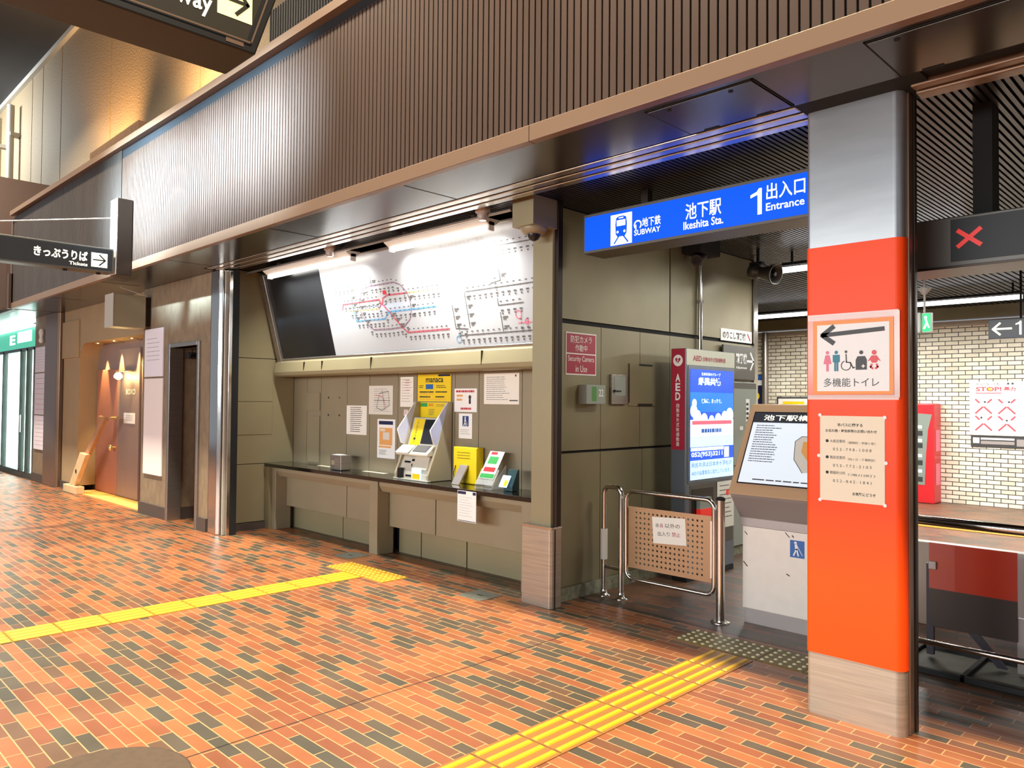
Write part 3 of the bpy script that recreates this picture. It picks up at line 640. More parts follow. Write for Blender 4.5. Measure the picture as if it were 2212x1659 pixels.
b = MB(); b.cyl((-8.75, 4.25, 3.12), (-4.25, 4.25, 3.12), .014); tag(put('conduit', b, 'brushed_steel', loc=(-6.5, 4.25, 3.12)), 'thin steel conduit running along the alcove ceiling behind the lamps', 'pipe')
for x, lab in ((-6.85, 'small round grey detector at the end of the left fluorescent lamp'), (-4.55, 'small round grey detector beside the camera housing')):
    b = MB(); b.lathe((x, 4.22, 3.19), [(.06, 0), (.062, -.05), (.045, -.055), (.045, -.09), (.03, -.115)], 20)
    tag(put('detector', b, 'kiosk_grey', loc=(x, 4.22, 3.1)), lab, 'detector')

# dome camera and its housing
o = thing('dome_camera', (-4.06, 4.35, 2.85), 'taupe box with a black dome security camera at the pillar top', 'camera')
b = MB(); b.box(-4.19, -3.965, 4.20, 4.50, 2.955, 3.185); put('housing', b, 'alcove_panel', o, bevel=.004)
b = MB(); b.lathe((-4.07, 4.32, 2.955), [(.105, 0), (.108, -.012), (.085, -.045), (.06, -.05)], 28); put('collar', b, 'taupe_panel', o)
b = MB(); b.lathe((-4.07, 4.32, 2.91), [(.052, 0), (.050, -.02), (.036, -.045), (.012, -.056)], 24); put('dome', b, 'black_plastic', o)

# counter
o = thing('ticket_counter', (-6.5, 4.8, 0), 'long counter with a polished black stone top and taupe metal front in the ticket alcove', 'counter')
b = MB()
for a, c in ((-8.90, -6.63), (-6.627, -5.63), (-5.627, -4.75), (-4.747, -4.27)): b.box(a, c, 4.59, 4.985, .77, .81)
put('worktop', b, 'granite_black', o, bevel=.003)
b = MB()
for a, c in ((-8.76, -6.71), (-6.56, -4.45)): b.prism([(4.66, .765), (4.66, .72), (4.70, .655), (4.86, .655), (4.86, .765)], 'X', a, c)
put('apron', b, 'taupe_panel', o, bevel=.003)
for a, c in ((-8.81, -8.72), (-6.715, -6.575), (-4.50, -4.28)):
    b = MB(); b.box(a, c, 4.65, 4.86, 0, .768); put('leg', b, 'taupe_panel', o, bevel=.005)
for a, c in ((-8.72, -7.38), (-7.372, -6.72), (-6.57, -5.815), (-5.807, -4.5)):
    b = MB(); b.box(a+.003, c-.003, 4.80, 4.86, .285, .655); put('front_panel', b, 'taupe_panel', o, bevel=.004)
for a, c in ((-8.85, -7.65), (-7.64, -6.72), (-6.57, -6.20), (-6.19, -5.5), (-5.49, -4.5)):
    b = MB(); b.box(a+.003, c-.003, 4.93, 4.985, 0, .285); put('lower_panel', b, 'alcove_panel', o, bevel=.004)
b = MB(); b.box(-8.92, -8.81, 4.61, 4.93, 0, .768); put('end_panel', b, 'olive_panel', o)

# ticket vending machine on the counter
o = thing('ticket_machine', (-6.07, 4.85, .81), 'beige desktop fare card machine with two bluish side wings, standing on the counter', 'machine')
pr = [(4.69, .812), (4.69, .87), (4.80, 1.14), (4.94, 1.59), (4.99, 1.59), (4.99, .812)]
for a, c in ((-6.345, -6.315), (-5.83, -5.80)):
    b = MB(); b.prism(pr, 'X', a, c); put('side_cheek', b, 'machine_side', o, bevel=.005)
b = MB(); b.prism([(4.72, .812), (4.72, .87), (4.765, .98), (4.83, 1.11), (4.84, 1.14), (4.915, 1.41), (4.985, 1.41), (4.985, .812)], 'X', -6.315, -5.83); put('body', b, 'machine_grey', o)
b = MB(); b.prism([(4.70, 1.055), (4.70, 1.075), (4.79, 1.15), (4.86, 1.15), (4.86, 1.055)], 'X', -6.335, -5.835); put('shelf', b, 'machine_grey', o, bevel=.006)
b = MB(); b.prism([(4.685, 1.078), (4.685, 1.083), (4.78, 1.153), (4.79, 1.15)], 'X', -6.325, -6.12); put('paper_tray', b, 'white_print', o)
b = MB(); b.prism([(4.725, 1.095), (4.72, 1.100), (4.79, 1.158), (4.80, 1.155)], 'X', -6.09, -5.88); put('coin_tray', b, 'grey_ink', o)
VS = Vector((0, .131, .44)).normalized(); PS = Pl((0, 4.838, 1.15), (1, 0, 0), VS)
b = MB(); slab(b, PS, -6.31, -5.835, 0, .29, -.004, .006); put('front_frame', b, 'machine_grey', o, bevel=.003)
b = MB(); slab(b, PS, -6.11, -5.86, .015, .27, .006, .012); put('screen', b, 'screen_off', o, bevel=.003)
b = MB(); rect(b, PS, -6.285, -6.12, .0, .275, .008); put('yellow_strip', b, 'yellow', o)
b = MB(); text(b, 'ここからチャージ', PS, -6.235, -6.205, .02, .26, .0095, vertical=True); put('lettering', b, 'ink', o)
for xx in (-6.335, -5.81):
    b = MB(); b.prism([(4.934, 1.585), (4.718, 1.31), (4.762, 1.175), (4.83, 1.155), (4.978, 1.585)], 'X', xx-.004, xx+.004); put('privacy_wing', b, 'wing_acrylic', o)
    b = MB(); b.tube([(xx, 4.934, 1.585), (xx, 4.718, 1.31), (xx, 4.762, 1.175), (xx, 4.83, 1.155)], .006, 6); put('wing_edge', b, 'white_print', o)
PM = Pl((0, 4.735, .87), (1, 0, 0), Vector((0, .065, .19)).normalized())
b = MB(); slab(b, PM, -6.29, -6.10, .035, .17, 0, .012); slab(b, PM, -6.08, -5.86, .04, .18, 0, .035); put('banknote_unit', b, 'machine_grey', o, bevel=.004)
b = MB(); rect(b, PM, -6.265, -6.165, .105, .125, .0135); rect(b, PM, -6.14, -6.125, .07, .10, .0135); rect(b, PM, -6.15, -6.105, .125, .15, .0135); put('slot', b, 'black_plastic', o)
PF = front(4.688)
b = MB(); b.box(-6.275, -6.225, 4.675, 4.72, .825, .925); put('card_reader', b, 'black_plastic', o, bevel=.004)
b = MB(); rect(b, Pl((0, 4.716, .83), (1, 0, 0), (0, .02, .1)), -6.19, -6.10, .01, .03, .006); put('slot', b, 'black_plastic', o)
b = MB(); b.box(-6.07, -5.93, 4.70, 4.712, .82, .93); part(put('card_sticker', b, 'lcd_light', o), 'pale blue and yellow card sticker')
b = MB(); rect(b, front(4.700), -6.06, -5.94, .825, .88, .001); put('sticker_print', b, 'yellow', o)
b = MB(); b.box(-6.35, -5.795, 4.68, 4.72, .811, .824); put('plinth', b, 'machine_grey', o, bevel=.003)

# yellow phone-like unit
o = thing('yellow_unit', (-5.5, 4.93, .81), 'tall yellow unit with a grey lower flap beside the fare card machine', 'machine')
b = MB(); b.box(-5.66, -5.33, 4.89, 4.99, .812, 1.16); put('body', b, 'yellow', o, bevel=.01)
b = MB(); b.prism([(4.889, .98), (4.889, .99), (4.87, .99), (4.76, .812), (4.78, .812)], 'X', -5.54, -5.43); put('flap', b, 'kiosk_grey', o, bevel=.004)
b = MB(); lines_of_print(b, front(4.889), -5.60, -5.40, 1.04, 1.12, 3, .001, .2); put('fine_print', b, 'ink', o)
b = MB(); b.tube([(-5.62, 4.885, .98), (-5.63, 4.87, .90), (-5.60, 4.86, .86), (-5.56, 4.86, .90)], .004, 6); put('cord', b, 'ink', o)

# perforated metal box on the counter
o = thing('slip_box', (-7.5, 4.8, .81), 'small grey metal suggestion box with a white slip on top, on the counter', 'box')
b = MB(); b.box(-7.60, -7.38, 4.72, 4.86, .812, .98); put('body', b, 'brushed_steel', o, bevel=.008)
b = MB(); b.box(-7.58, -7.42, 4.74, 4.83, .98, .984); put('paper_slip', b, 'white_print', o)
b = MB()
for i in range(4):
    for j in range(3): disc(b, front(4.719), -7.45+.03*j-.03, .86+.03*i-.02, .009, .001, 10)
rect(b, front(4.719), -7.57, -7.50, .87, .92, .001); put('cut_pattern', b, 'taupe_panel', o)
for x0, lab in ((-8.15, 'pale strip sticker on the counter back edge, left of the slip box'), (-7.2, 'pale strip sticker on the counter back edge, right of the slip box')):
    b = MB(); b.box(x0, x0+.42, 4.88, 4.94, .811, .8125); tag(put('strip_sticker', b, 'cream_paper', loc=(x0, 4.9, .811)), lab, 'sticker')

# leaflet stand
o = thing('leaflet_stand', (-4.98, 4.8, .81), 'clear acrylic stand with a green and red leaflet on the counter', 'leaflet stand')
PLf = Pl((0, 4.76, .90), (1, 0, 0), Vector((0, .16, .26)).normalized())
b = MB(); slab(b, PLf, -5.15, -4.96, 0, .28, 0, .004); put('leaflet', b, 'white_print', o)
b = MB(); rect(b, PLf, -5.145, -4.965, .005, .05, .006); rect(b, PLf, -5.12, -5.0, .15, .225, .006); put('green_print', b, 'green', o)
b = MB(); rect(b, PLf, -5.13, -4.985, .07, .115, .0065); rect(b, PLf, -5.12, -5.04, .245, .272, .0065); put('red_print', b, 'red_ink', o)
b = MB(); slab(b, PLf, -5.17, -4.94, -.06, .10, -.006, -.002); b.box(-5.17, -4.94, 4.72, 4.90, .812, .818); b.prism([(4.72, .818), (4.90, .818), (4.90, 1.02)], 'X', -5.17, -5.166); b.prism([(4.72, .818), (4.90, .818), (4.90, 1.02)], 'X', -4.944, -4.94); put('holder', b, 'clear_acrylic', o)
# small card dispenser
o = thing('card_holder', (-4.78, 4.8, .81), 'small dark teal card holder with a pale card, right end of the counter', 'card holder')
b = MB(); b.prism([(4.76, .812), (4.76, .85), (4.83, 1.0), (4.85, 1.0), (4.85, .812)], 'X', -4.83, -4.72); put('body', b, 'dark_teal', o, bevel=.004)
PC = Pl((0, 4.745, .86), (1, 0, 0), Vector((0, .1, .17)).normalized())
b = MB(); slab(b, PC, -4.86, -4.76, -.02, .095, .004, .008); put('card', b, 'lcd_light', o)
b = MB(); rect(b, PC, -4.81, -4.77, -.01, .05, .0095); put('card_print', b, 'yellow', o)

# notices on the alcove back wall
P0 = front(5.0)
sheet('notice_sheet', P0, -7.70, -7.29, 1.205, 1.54, 'paper', 'tall white printed notice on the taupe panel above the slip box', 'notice', [('fine_print', 'ink', lambda m, p, d: lines_of_print(m, p, -7.62, -7.36, 1.23, 1.53, 13, d, .32, .3))])
sheet('route_notice', P0, -7.25, -6.80, 1.445, 1.765, 'pale_map', 'yellowed route map sheet in a clear sleeve, upper left of the machine', 'notice', [
    ('map_line', 'grey_ink', lambda m, p, d: [line(m, p, [(-7.1, 1.52), (-7.05, 1.68), (-6.88, 1.70), (-6.86, 1.55), (-7.0, 1.49), (-7.1, 1.52)], .006, d), line(m, p, [(-7.15, 1.6), (-6.85, 1.6)], .005, d), line(m, p, [(-7.0, 1.72), (-6.95, 1.5)], .005, d), lines_of_print(m, p, -7.15, -6.84, 1.47, 1.74, 11, d, .12, .3)]),
    ('map_line', 'map_red', lambda m, p, d: line(m, p, [(-7.12, 1.66), (-6.98, 1.64), (-6.93, 1.53)], .006, d))])
sheet('area_map_poster', P0, -7.08, -6.75, .965, 1.395, 'white_print', 'long poster with an orange area map, curling left of the fare card machine', 'poster', [
    ('title_block', 'navy', lambda m, p, d: [rect(m, p, -7.05, -6.79, 1.335, 1.375, d)]), ('map_area', 'orange_map', lambda m, p, d: [rect(m, p, -7.04, -6.80, 1.11, 1.30, d), rect(m, p, -7.05, -6.82, 1.08, 1.10, d)]),
    ('map_area', 'pale_map', lambda m, p, d: [rect(m, p, -6.97, -6.85, 1.17, 1.25, d+.001), rect(m, p, -7.02, -6.93, 1.26, 1.29, d+.001)]), ('fine_print', 'grey_ink', lambda m, p, d: lines_of_print(m, p, -7.04, -6.9, 1.0, 1.06, 4, d, .3))])
sheet('sleeve_notice', P0, -6.665, -6.44, 1.535, 1.855, 'paper', 'narrow white notice in a clear sleeve left of the big yellow poster', 'notice', [('fine_print', 'light_ink', lambda m, p, d: lines_of_print(m, p, -6.64, -6.46, 1.58, 1.84, 9, d, .2, .3)), ('fine_print', 'map_red', lambda m, p, d: lines_of_print(m, p, -6.58, -6.50, 1.70, 1.83, 5, d, .2, .3))])
sheet('small_label', P0, -6.60, -6.53, 1.44, 1.505, 'pink_paper', 'tiny pinkish label on the wall just left of the left wing', 'label', [('fine_print', 'map_red', lambda m, p, d: lines_of_print(m, p, -6.59, -6.54, 1.45, 1.5, 3, d, .3))])
sheet('yellow_poster', P0, -6.365, -5.83, 1.595, 1.875, 'yellow', 'big yellow manaca poster above the fare card machine', 'poster', [
    ('lettering', 'ink', lambda m, p, d: [text(m, 'manaca', p, -6.23, -5.95, 1.79, 1.835, d, bold=.02), lines_of_print(m, p, -6.33, -6.10, 1.685, 1.70, 1, d, .9, .05), lines_of_print(m, p, -6.07, -5.88, 1.685, 1.70, 1, d, .9, .05), lines_of_print(m, p, -6.33, -6.15, 1.635, 1.65, 1, d, .9, .05), lines_of_print(m, p, -6.07, -5.93, 1.635, 1.65, 1, d, .9, .05), lines_of_print(m, p, -6.06, -5.88, 1.73, 1.765, 2, d, .4, .3), lines_of_print(m, p, -6.34, -6.26, 1.73, 1.765, 2, d, .4, .3)]),
    ('card_picture', 'badge_blue', lambda m, p, d: rect(m, p, -6.23, -6.11, 1.722, 1.772, d)), ('corner_tab', 'navy', lambda m, p, d: rect(m, p, -6.03, -5.84, 1.852, 1.872, d)), ('fine_print', 'orange_map', lambda m, p, d: [lines_of_print(m, p, -6.33, -6.1, 1.665, 1.68, 1, d, .5), lines_of_print(m, p, -6.33, -5.88, 1.612, 1.625, 1, d, .5)])])
sheet('yellow_notice', P0, -6.33, -5.90, 1.43, 1.585, 'yellow', 'smaller yellow notice with a green patch, half hidden behind the right wing', 'notice', [('green_patch', 'green', lambda m, p, d: rect(m, p, -6.31, -6.20, 1.54, 1.578, d)), ('red_print', 'red_ink', lambda m, p, d: lines_of_print(m, p, -6.18, -6.10, 1.545, 1.575, 2, d, .4)), ('fine_print', 'grey_ink', lambda m, p, d: [lines_of_print(m, p, -6.18, -6.08, 1.45, 1.52, 4, d, .3), lines_of_print(m, p, -6.06, -5.92, 1.54, 1.57, 2, d, .3)])])
sheet('mascot_notice', P0, -5.775, -5.445, 1.495, 1.725, 'white_print', 'white notice with red writing and a small figure, right of the yellow poster', 'notice', [
    ('red_print', 'red_ink', lambda m, p, d: [lines_of_print(m, p, -5.75, -5.48, 1.685, 1.71, 1, d, .8, .02), lines_of_print(m, p, -5.68, -5.52, 1.515, 1.54, 1, d, .8, .05)]), ('orange_print', 'orange_map', lambda m, p, d: [rect(m, p, -5.74, -5.65, 1.645, 1.665, d), rect(m, p, -5.74, -5.66, 1.605, 1.625, d)]),
    ('figure', 'dark_grey', lambda m, p, d: [disc(m, p, -5.545, 1.64, .020, d), rect(m, p, -5.56, -5.53, 1.575, 1.622, d)])])
sheet('walker_notice', P0, -5.705, -5.51, 1.235, 1.48, 'white_print', 'white sheet with a dark blue white-cane walker symbol, above the yellow unit', 'notice', [
    ('blue_square', 'blue_ink', lambda m, p, d: rect(m, p, -5.65, -5.56, 1.355, 1.455, d)),
    ('walker_symbol', 'white_print', lambda m, p, d: [disc(m, p, -5.61, 1.44, .010, d, 12), line(m, p, [(-5.61, 1.43), (-5.613, 1.395)], .018, d), line(m, p, [(-5.613, 1.395), (-5.63, 1.36)], .010, d), line(m, p, [(-5.61, 1.395), (-5.597, 1.36)], .010, d), line(m, p, [(-5.605, 1.42), (-5.575, 1.365)], .004, d)]),
    ('fine_print', 'light_ink', lambda m, p, d: lines_of_print(m, p, -5.68, -5.54, 1.27, 1.33, 3, d, .25))])
sheet('large_notice', P0, -5.345, -4.875, 1.575, 1.865, 'paper', 'large white typed notice near the pillar, upper right of the counter', 'notice', [('fine_print', 'grey_ink', lambda m, p, d: lines_of_print(m, p, -5.31, -5.0, 1.61, 1.84, 12, d, .22, .3)), ('stamp', 'dark_grey', lambda m, p, d: [disc(m, p, -4.92, 1.84, .010, d), rect(m, p, -5.0, -4.89, 1.605, 1.615, d)])])
sheet('switch_plate', P0, -8.50, -8.41, 1.10, 1.25, 'kiosk_tan', 'blank tan switch plate on the left back panel of the alcove', 'plate', thick=.008)
for k, (x, z) in enumerate(((-7.86, 1.63), (-7.86, 1.42), (-8.1, 1.63), (-8.1, 1.42))):
    b = MB(); b.cyl((x, 5.0, z), (x, 4.993, z), .012); tag(put('wall_plug', b, 'steel' if k == 0 else 'skirting_dark', loc=(x, 5, z)), 'small screw plug in the back panel left of the typed notice', 'screw', 'screw plugs in the back panel')
# timetable hanging at the counter edge
sheet('hanging_timetable', front(4.59), -5.245, -4.995, .52, .795, 'white_print', 'white printed sheet with a blue header hanging from the counter edge', 'notice', [
    ('header_block', 'navy', lambda m, p, d: [rect(m, p, -5.24, -5.13, .765, .79, d), rect(m, p, -5.04, -5.0, .765, .79, d), rect(m, p, -5.235, -5.0, .525, .531, d)]), ('fine_print', 'light_ink', lambda m, p, d: lines_of_print(m, p, -5.22, -5.02, .56, .75, 8, d, .12, .4))])

# ================================================================== PASSAGE
E4 = east(-4.07)
sheet('security_sign', E4, 4.705, 5.10, 1.825, 2.175, 'white_print', 'red sign reading Security Camera in Use on the olive passage wall', 'sign', [
    ('red_field', 'aed_red', lambda m, p, d: [rect(m, p, 4.715, 5.09, 2.005, 2.165, d), rect(m, p, 4.715, 5.09, 1.835, 1.995, d)]),
    ('lettering', 'white_print', lambda m, p, d: [text(m, '防犯カメラ', p, 4.765, 5.04, 2.09, 2.15, d), text(m, '作動中', p, 4.825, 4.98, 2.02, 2.077, d), text(m, 'Security Camera', p, 4.735, 5.07, 1.925, 1.982, d), text(m, 'in Use', p, 4.83, 4.98, 1.85, 1.905, d)])])
o = thing('reader_box', (-4.05, 5.02, 1.58), 'small grey box with a green label sticking out of the passage wall', 'box')
b = MB(); b.box(-4.07, -3.98, 4.87, 5.12, 1.585, 1.745); put('case', b, 'box_grey', o, bevel=.005)
b = MB(); rect(b, east(-3.98), 4.94, 5.00, 1.61, 1.73, .0012); put('green_label', b, 'box_green', o)
b = MB(); text(b, '22', east(-3.98), 5.03, 5.09, 1.65, 1.71, .0012, bold=.01); put('numerals', b, 'white_print', o)
o = thing('key_box', (-4.05, 5.4, 1.6), 'flat steel key box with a keyhole on the passage wall', 'box')
b = MB(); b.box(-4.07, -4.045, 5.29, 5.51, 1.585, 1.845); put('case', b, 'brushed_steel', o, bevel=.004)
b = MB(); rect(b, east(-4.045), 5.33, 5.49, 1.66, 1.83, .001); put('door_panel', b, 'box_grey', o)
b = MB(); b.cyl((-4.045, 5.33, 1.70), (-4.035, 5.33, 1.70), .012); b.box(-4.045, -4.036, 5.36, 5.42, 1.695, 1.705); put('keyhole', b, 'black_plastic', o)
o = thing('wall_panel_remains', (-4.06, 5.8, 1.58), 'outline of a removed board with leftover dark tape strips beside the key box', 'board')
b = MB(); slab(b, E4, 5.56, 6.05, 1.57, 1.95, 0, .006); put('panel', b, 'olive_panel', o)
b = MB()
for q in ((5.56, 5.575, 1.6, 1.95), (5.72, 5.93, 1.935, 1.952), (5.70, 5.93, 1.57, 1.592)): rect(b, E4, *q, .008)
put('tape_strip', b, 'hole', o)
b = MB(); b.cyl((-4.04, 6.72, 2.12), (-4.04, 6.72, 2.99), .022); b.box(-4.07, -4.02, 6.69, 6.75, 2.6, 2.63); tag(put('vertical_pipe', b, 'steel', loc=(-4.04, 6.72, 2.12)), 'vertical steel pipe running down the passage wall behind the AED stand', 'pipe')
o = thing('surveillance_camera', (-3.98, 6.6, 3.05), 'black security camera on the ceiling above the vertical steel pipe', 'camera')
b = MB(); b.box(-4.06, -3.86, 6.42, 6.80, 3.05, 3.19); put('base', b, 'joint_black', o, bevel=.01)
b = MB(); b.cyl((-3.96, 6.62, 3.06), (-3.90, 6.42, 2.97), .055, n=20); put('body', b, 'black_plastic', o)
b = MB(); b.cyl((-3.903, 6.43, 2.975), (-3.898, 6.412, 2.967), .035, n=20); put('lens', b, 'screen_off', o)
sheet('fare_sign', E4, 7.17, 7.84, 2.262, 2.39, 'white_print', 'white strip sign reading のりこし精算機 on the passage wall', 'sign', [
    ('lettering', 'ink', lambda m, p, d: text(m, 'のりこし精算機', p, 7.21, 7.70, 2.285, 2.365, d, bold=.02)), ('red_arrow', 'red_ink', lambda m, p, d: line(m, p, [(7.74, 2.36), (7.80, 2.29)], .02, d))])
sheet('arrow_sign', east(-4.05), 7.16, 7.84, 1.86, 2.215, 'sign_case', 'grey sign with a white arrow above the fare adjustment machine', 'sign', [
    ('lettering', 'white_print', lambda m, p, d: [text(m, '精算機', p, 7.42, 7.66, 2.03, 2.14, d, bold=.02), text(m, 'Adjustment', p, 7.42, 7.66, 1.965, 2.0, d, bold=.02)]), ('white_arrow', 'white_print', lambda m, p, d: [line(m, p, [(7.67, 2.06), (7.80, 2.06)], .025, d), line(m, p, [(7.74, 2.15), (7.81, 2.06), (7.74, 1.97)], .025, d)])], thick=.02)
o = thing('fare_machine', (-4.0, 7.4, .1), 'pale grey fare adjustment machine in the passage wall behind the AED stand', 'machine')
b = MB(); b.box(-4.066, -4.0, 7.02, 7.82, .95, 1.83); put('face', b, 'box_grey', o, bevel=.006)
b = MB(); rect(b, east(-4.0), 7.03, 7.81, 1.76, 1.82, .0015); put('top_band', b, 'sign_case', o)
b = MB(); rect(b, east(-4.0), 7.58, 7.66, 1.2, 1.65, .0015); rect(b, east(-4.0), 7.45, 7.52, 1.32, 1.36, .0015); part(put('label_strip', b, 'white_print', o), 'white instruction strips')
b = MB(); lines_of_print(b, east(-4.0), 7.59, 7.65, 1.22, 1.62, 8, .003, .5); put('fine_print', b, 'ink', o)
b = MB(); b.box(-4.066, -4.02, 7.02, 7.82, .1, .95); put('base', b, 'box_grey', o, bevel=.006)

# AED stand
o = thing('aed_stand', (-3.85, 6.38, 0), 'tall AED stand with a bright blue and white screen and a red side reading AED', 'AED cabinet')
b = MB(); b.box(-3.875, -3.72, 5.95, 6.82, .05, 2.095); put('cabinet', b, 'aed_steel', o, bevel=.006)
b = MB(); b.box(-3.87, -3.715, 5.965, 6.8, 0, .05); put('foot', b, 'joint_black', o)
E3 = east(-3.72); NA = front(5.95)
b = MB(); slab(b, E3, 5.955, 6.815, 1.945, 2.09, 0, .004); put('header_panel', b, 'aed_white', o)
b = MB(); text(b, 'AED', E3, 6.06, 6.21, 1.985, 2.035, .0055, bold=.03); text(b, '自動体外式除細動器', E3, 6.23, 6.64, 1.985, 2.03, .0055, bold=.01); put('lettering', b, 'aed_red', o)
b = MB(); slab(b, NA, -3.87, -3.73, 1.18, 2.09, 0, .004); part(put('side_panel', b, 'aed_red', o), 'dark red side panel')
b = MB(); text(b, 'AED', NA, -3.825, -3.775, 1.62, 1.87, .0055, bold=.03, vertical=True); text(b, '自動体外式除細動器', NA, -3.815, -3.785, 1.21, 1.60, .0055, bold=.005, vertical=True); put('lettering', b, 'white_print', o)
b = MB(); disc(b, NA, -3.80, 1.985, .050, .0055, 28, ry=.052); put('emblem_disc', b, 'white_print', o)
b = MB(); poly(b, NA, [(-3.80, 1.958), (-3.828, 1.990), (-3.826, 2.005), (-3.813, 2.010), (-3.80, 1.998), (-3.787, 2.010), (-3.774, 2.005), (-3.772, 1.990)], .007); part(put('heart', b, 'aed_red', o), 'red heart with a white flash')
b = MB(); line(b, NA, [(-3.79, 2.01), (-3.808, 1.985), (-3.796, 1.985), (-3.806, 1.962)], .006, .0078); put('flash', b, 'white_print', o)
b = MB(); slab(b, E3, 5.985, 6.805, .875, 1.935, 0, .006); put('screen_frame', b, 'aed_steel', o, bevel=.003)
b = MB(); rect(b, E3, 6.01, 6.785, .905, 1.91, .0075); put('screen', b, 'lcd_blue', o)
b = MB(); rect(b, E3, 6.01, 6.785, 1.52, 1.70, .0082); put('screen_sky', b, 'lcd_sky', o)
b = MB()
for u, v, r in ((6.06, 1.53, .06), (6.13, 1.47, .07), (6.25, 1.45, .06), (6.38, 1.44, .05), (6.5, 1.45, .06), (6.62, 1.47, .06), (6.72, 1.49, .07), (6.08, 1.60, .04)):
    disc(b, E3, min(max(u, 6.01+r), 6.785-r), v, r, .0090, 16)
rect(b, E3, 6.01, 6.785, 1.30, 1.45, .0092); put('screen_clouds', b, 'lcd_white', o)
b = MB(); rect(b, E3, 6.04, 6.75, 1.405, 1.44, .0100); put('screen_band', b, 'lcd_red', o)
b = MB(); rect(b, E3, 6.01, 6.785, 1.20, 1.30, .0092); rect(b, E3, 6.01, 6.785, .905, 1.08, .0092); put('screen_field', b, 'lcd_light', o)
b = MB(); rect(b, E3, 6.02, 6.60, 1.165, 1.195, .0095); rect(b, E3, 6.61, 6.70, 1.09, 1.19, .0095); text(b, '052(953)3211', E3, 6.03, 6.58, 1.10, 1.155, .0095, bold=.03)
text(b, '県民共済', E3, 6.14, 6.56, 1.765, 1.84, .0095, bold=.05); text(b, '生命共済のグループ', E3, 6.2, 6.54, 1.855, 1.885, .0095, bold=.02); text(b, '保障に、まっすぐ。', E3, 6.2, 6.56, 1.60, 1.645, .0095, bold=.02); put('screen_lettering', b, 'lcd_white', o)
b = MB(); text(b, '県民共済は日本赤十字社の', E3, 6.03, 6.75, 1.015, 1.06, .0100); text(b, 'AEDの設置普及に協力しています。', E3, 6.03, 6.73, .945, .985, .0100); lines_of_print(b, E3, 6.2, 6.6, 1.325, 1.37, 1, .0101, .8, .1); put('screen_lettering', b, 'lcd_ink', o)
b = MB(); slab(b, E3, 6.02, 6.79, .28, .86, 0, .003); put('door', b, 'sign_case', o)
b = MB(); slab(b, E3, 6.05, 6.42, .50, .82, .003, .008); put('window', b, 'black_plastic', o)
b = MB(); slab(b, E3, 6.12, 6.32, .55, .64, .008, .05); part(put('aed_unit', b, 'led_red', o), 'red and grey defibrillator case')
b = MB(); slab(b, E3, 6.12, 6.32, .64, .74, .008, .045); put('aed_case_top', b, 'box_grey', o)
sheet('aed_notice', east(-3.716), 6.49, 6.80, .42, .86, 'paper', 'tall paper notice with a red stamp stuck on the lower AED stand', 'notice', [('fine_print', 'grey_ink', lambda m, p, d: lines_of_print(m, p, 6.53, 6.77, .5, .84, 8, d, .2, .3)), ('red_stamp', 'led_red', lambda m, p, d: disc(m, p, 6.68, .75, .03, d))])

# staff gate
def arc(cx, cz, r, a0, a1, y, n=7): return [(cx+r*math.cos(math.radians(a0+(a1-a0)*i/n)), y, cz+r*math.sin(math.radians(a0+(a1-a0)*i/n))) for i in range(n+1)]
o = thing('hoop_rail', (-3.87, 5.08, 0), 'polished steel hoop rail fixed beside the passage wall, carrying the staff gate', 'rail')
b = MB(); b.tube([(-3.955, 5.08, .0)]+arc(-3.895, .845, .06, 180, 90, 5.08)+arc(-3.84, .845, .06, 90, 0, 5.08)+[(-3.78, 5.08, .0)], .021, 14); put('hoop', b, 'steel', o)
b = MB(); b.cyl((-3.955, 5.08, .24), (-3.78, 5.08, .24), .016); put('cross_bar', b, 'steel', o)
for x in (-3.955, -3.78): b = MB(); b.lathe((x, 5.08, 0), [(.055, 0), (.055, .008), (.03, .015), (.026, .05)], 24); put('flange', b, 'steel', o)
b = MB(); b.cyl((-3.955, 5.08, .30), (-3.955, 5.08, .55), .030); part(put('tape_wrap', b, 'pale_map', o), 'yellowed tape wrapped round the post')
o = thing('staff_gate', (-3.3, 5.07, .2), 'swing gate of bent steel tube with a perforated tan plate', 'gate')
zt, zb, xl, xr, r = .885, .185, -3.722, -2.925, .07
b = MB(); b.tube(arc(xl+r, zt-r, r, 180, 90, 5.07)+arc(xr-r, zt-r, r, 90, 0, 5.07)+arc(xr-r, zb+r, r, 0, -90, 5.07)+arc(xl+r, zb+r, r, -90, -180, 5.07), .017, 12, closed=True); put('tube_frame', b, 'steel', o)
b = MB(); nx, nz, x0, x1, z0, z1 = 16, 11, -3.70, -2.945, .275, .765                       # real perforations
xs = [x0, x0+.06]; 
cw = (x1-x0-.12)/nx; ch = (z1-z0-.05)/nz; y0_, y1_ = 5.066, 5.070
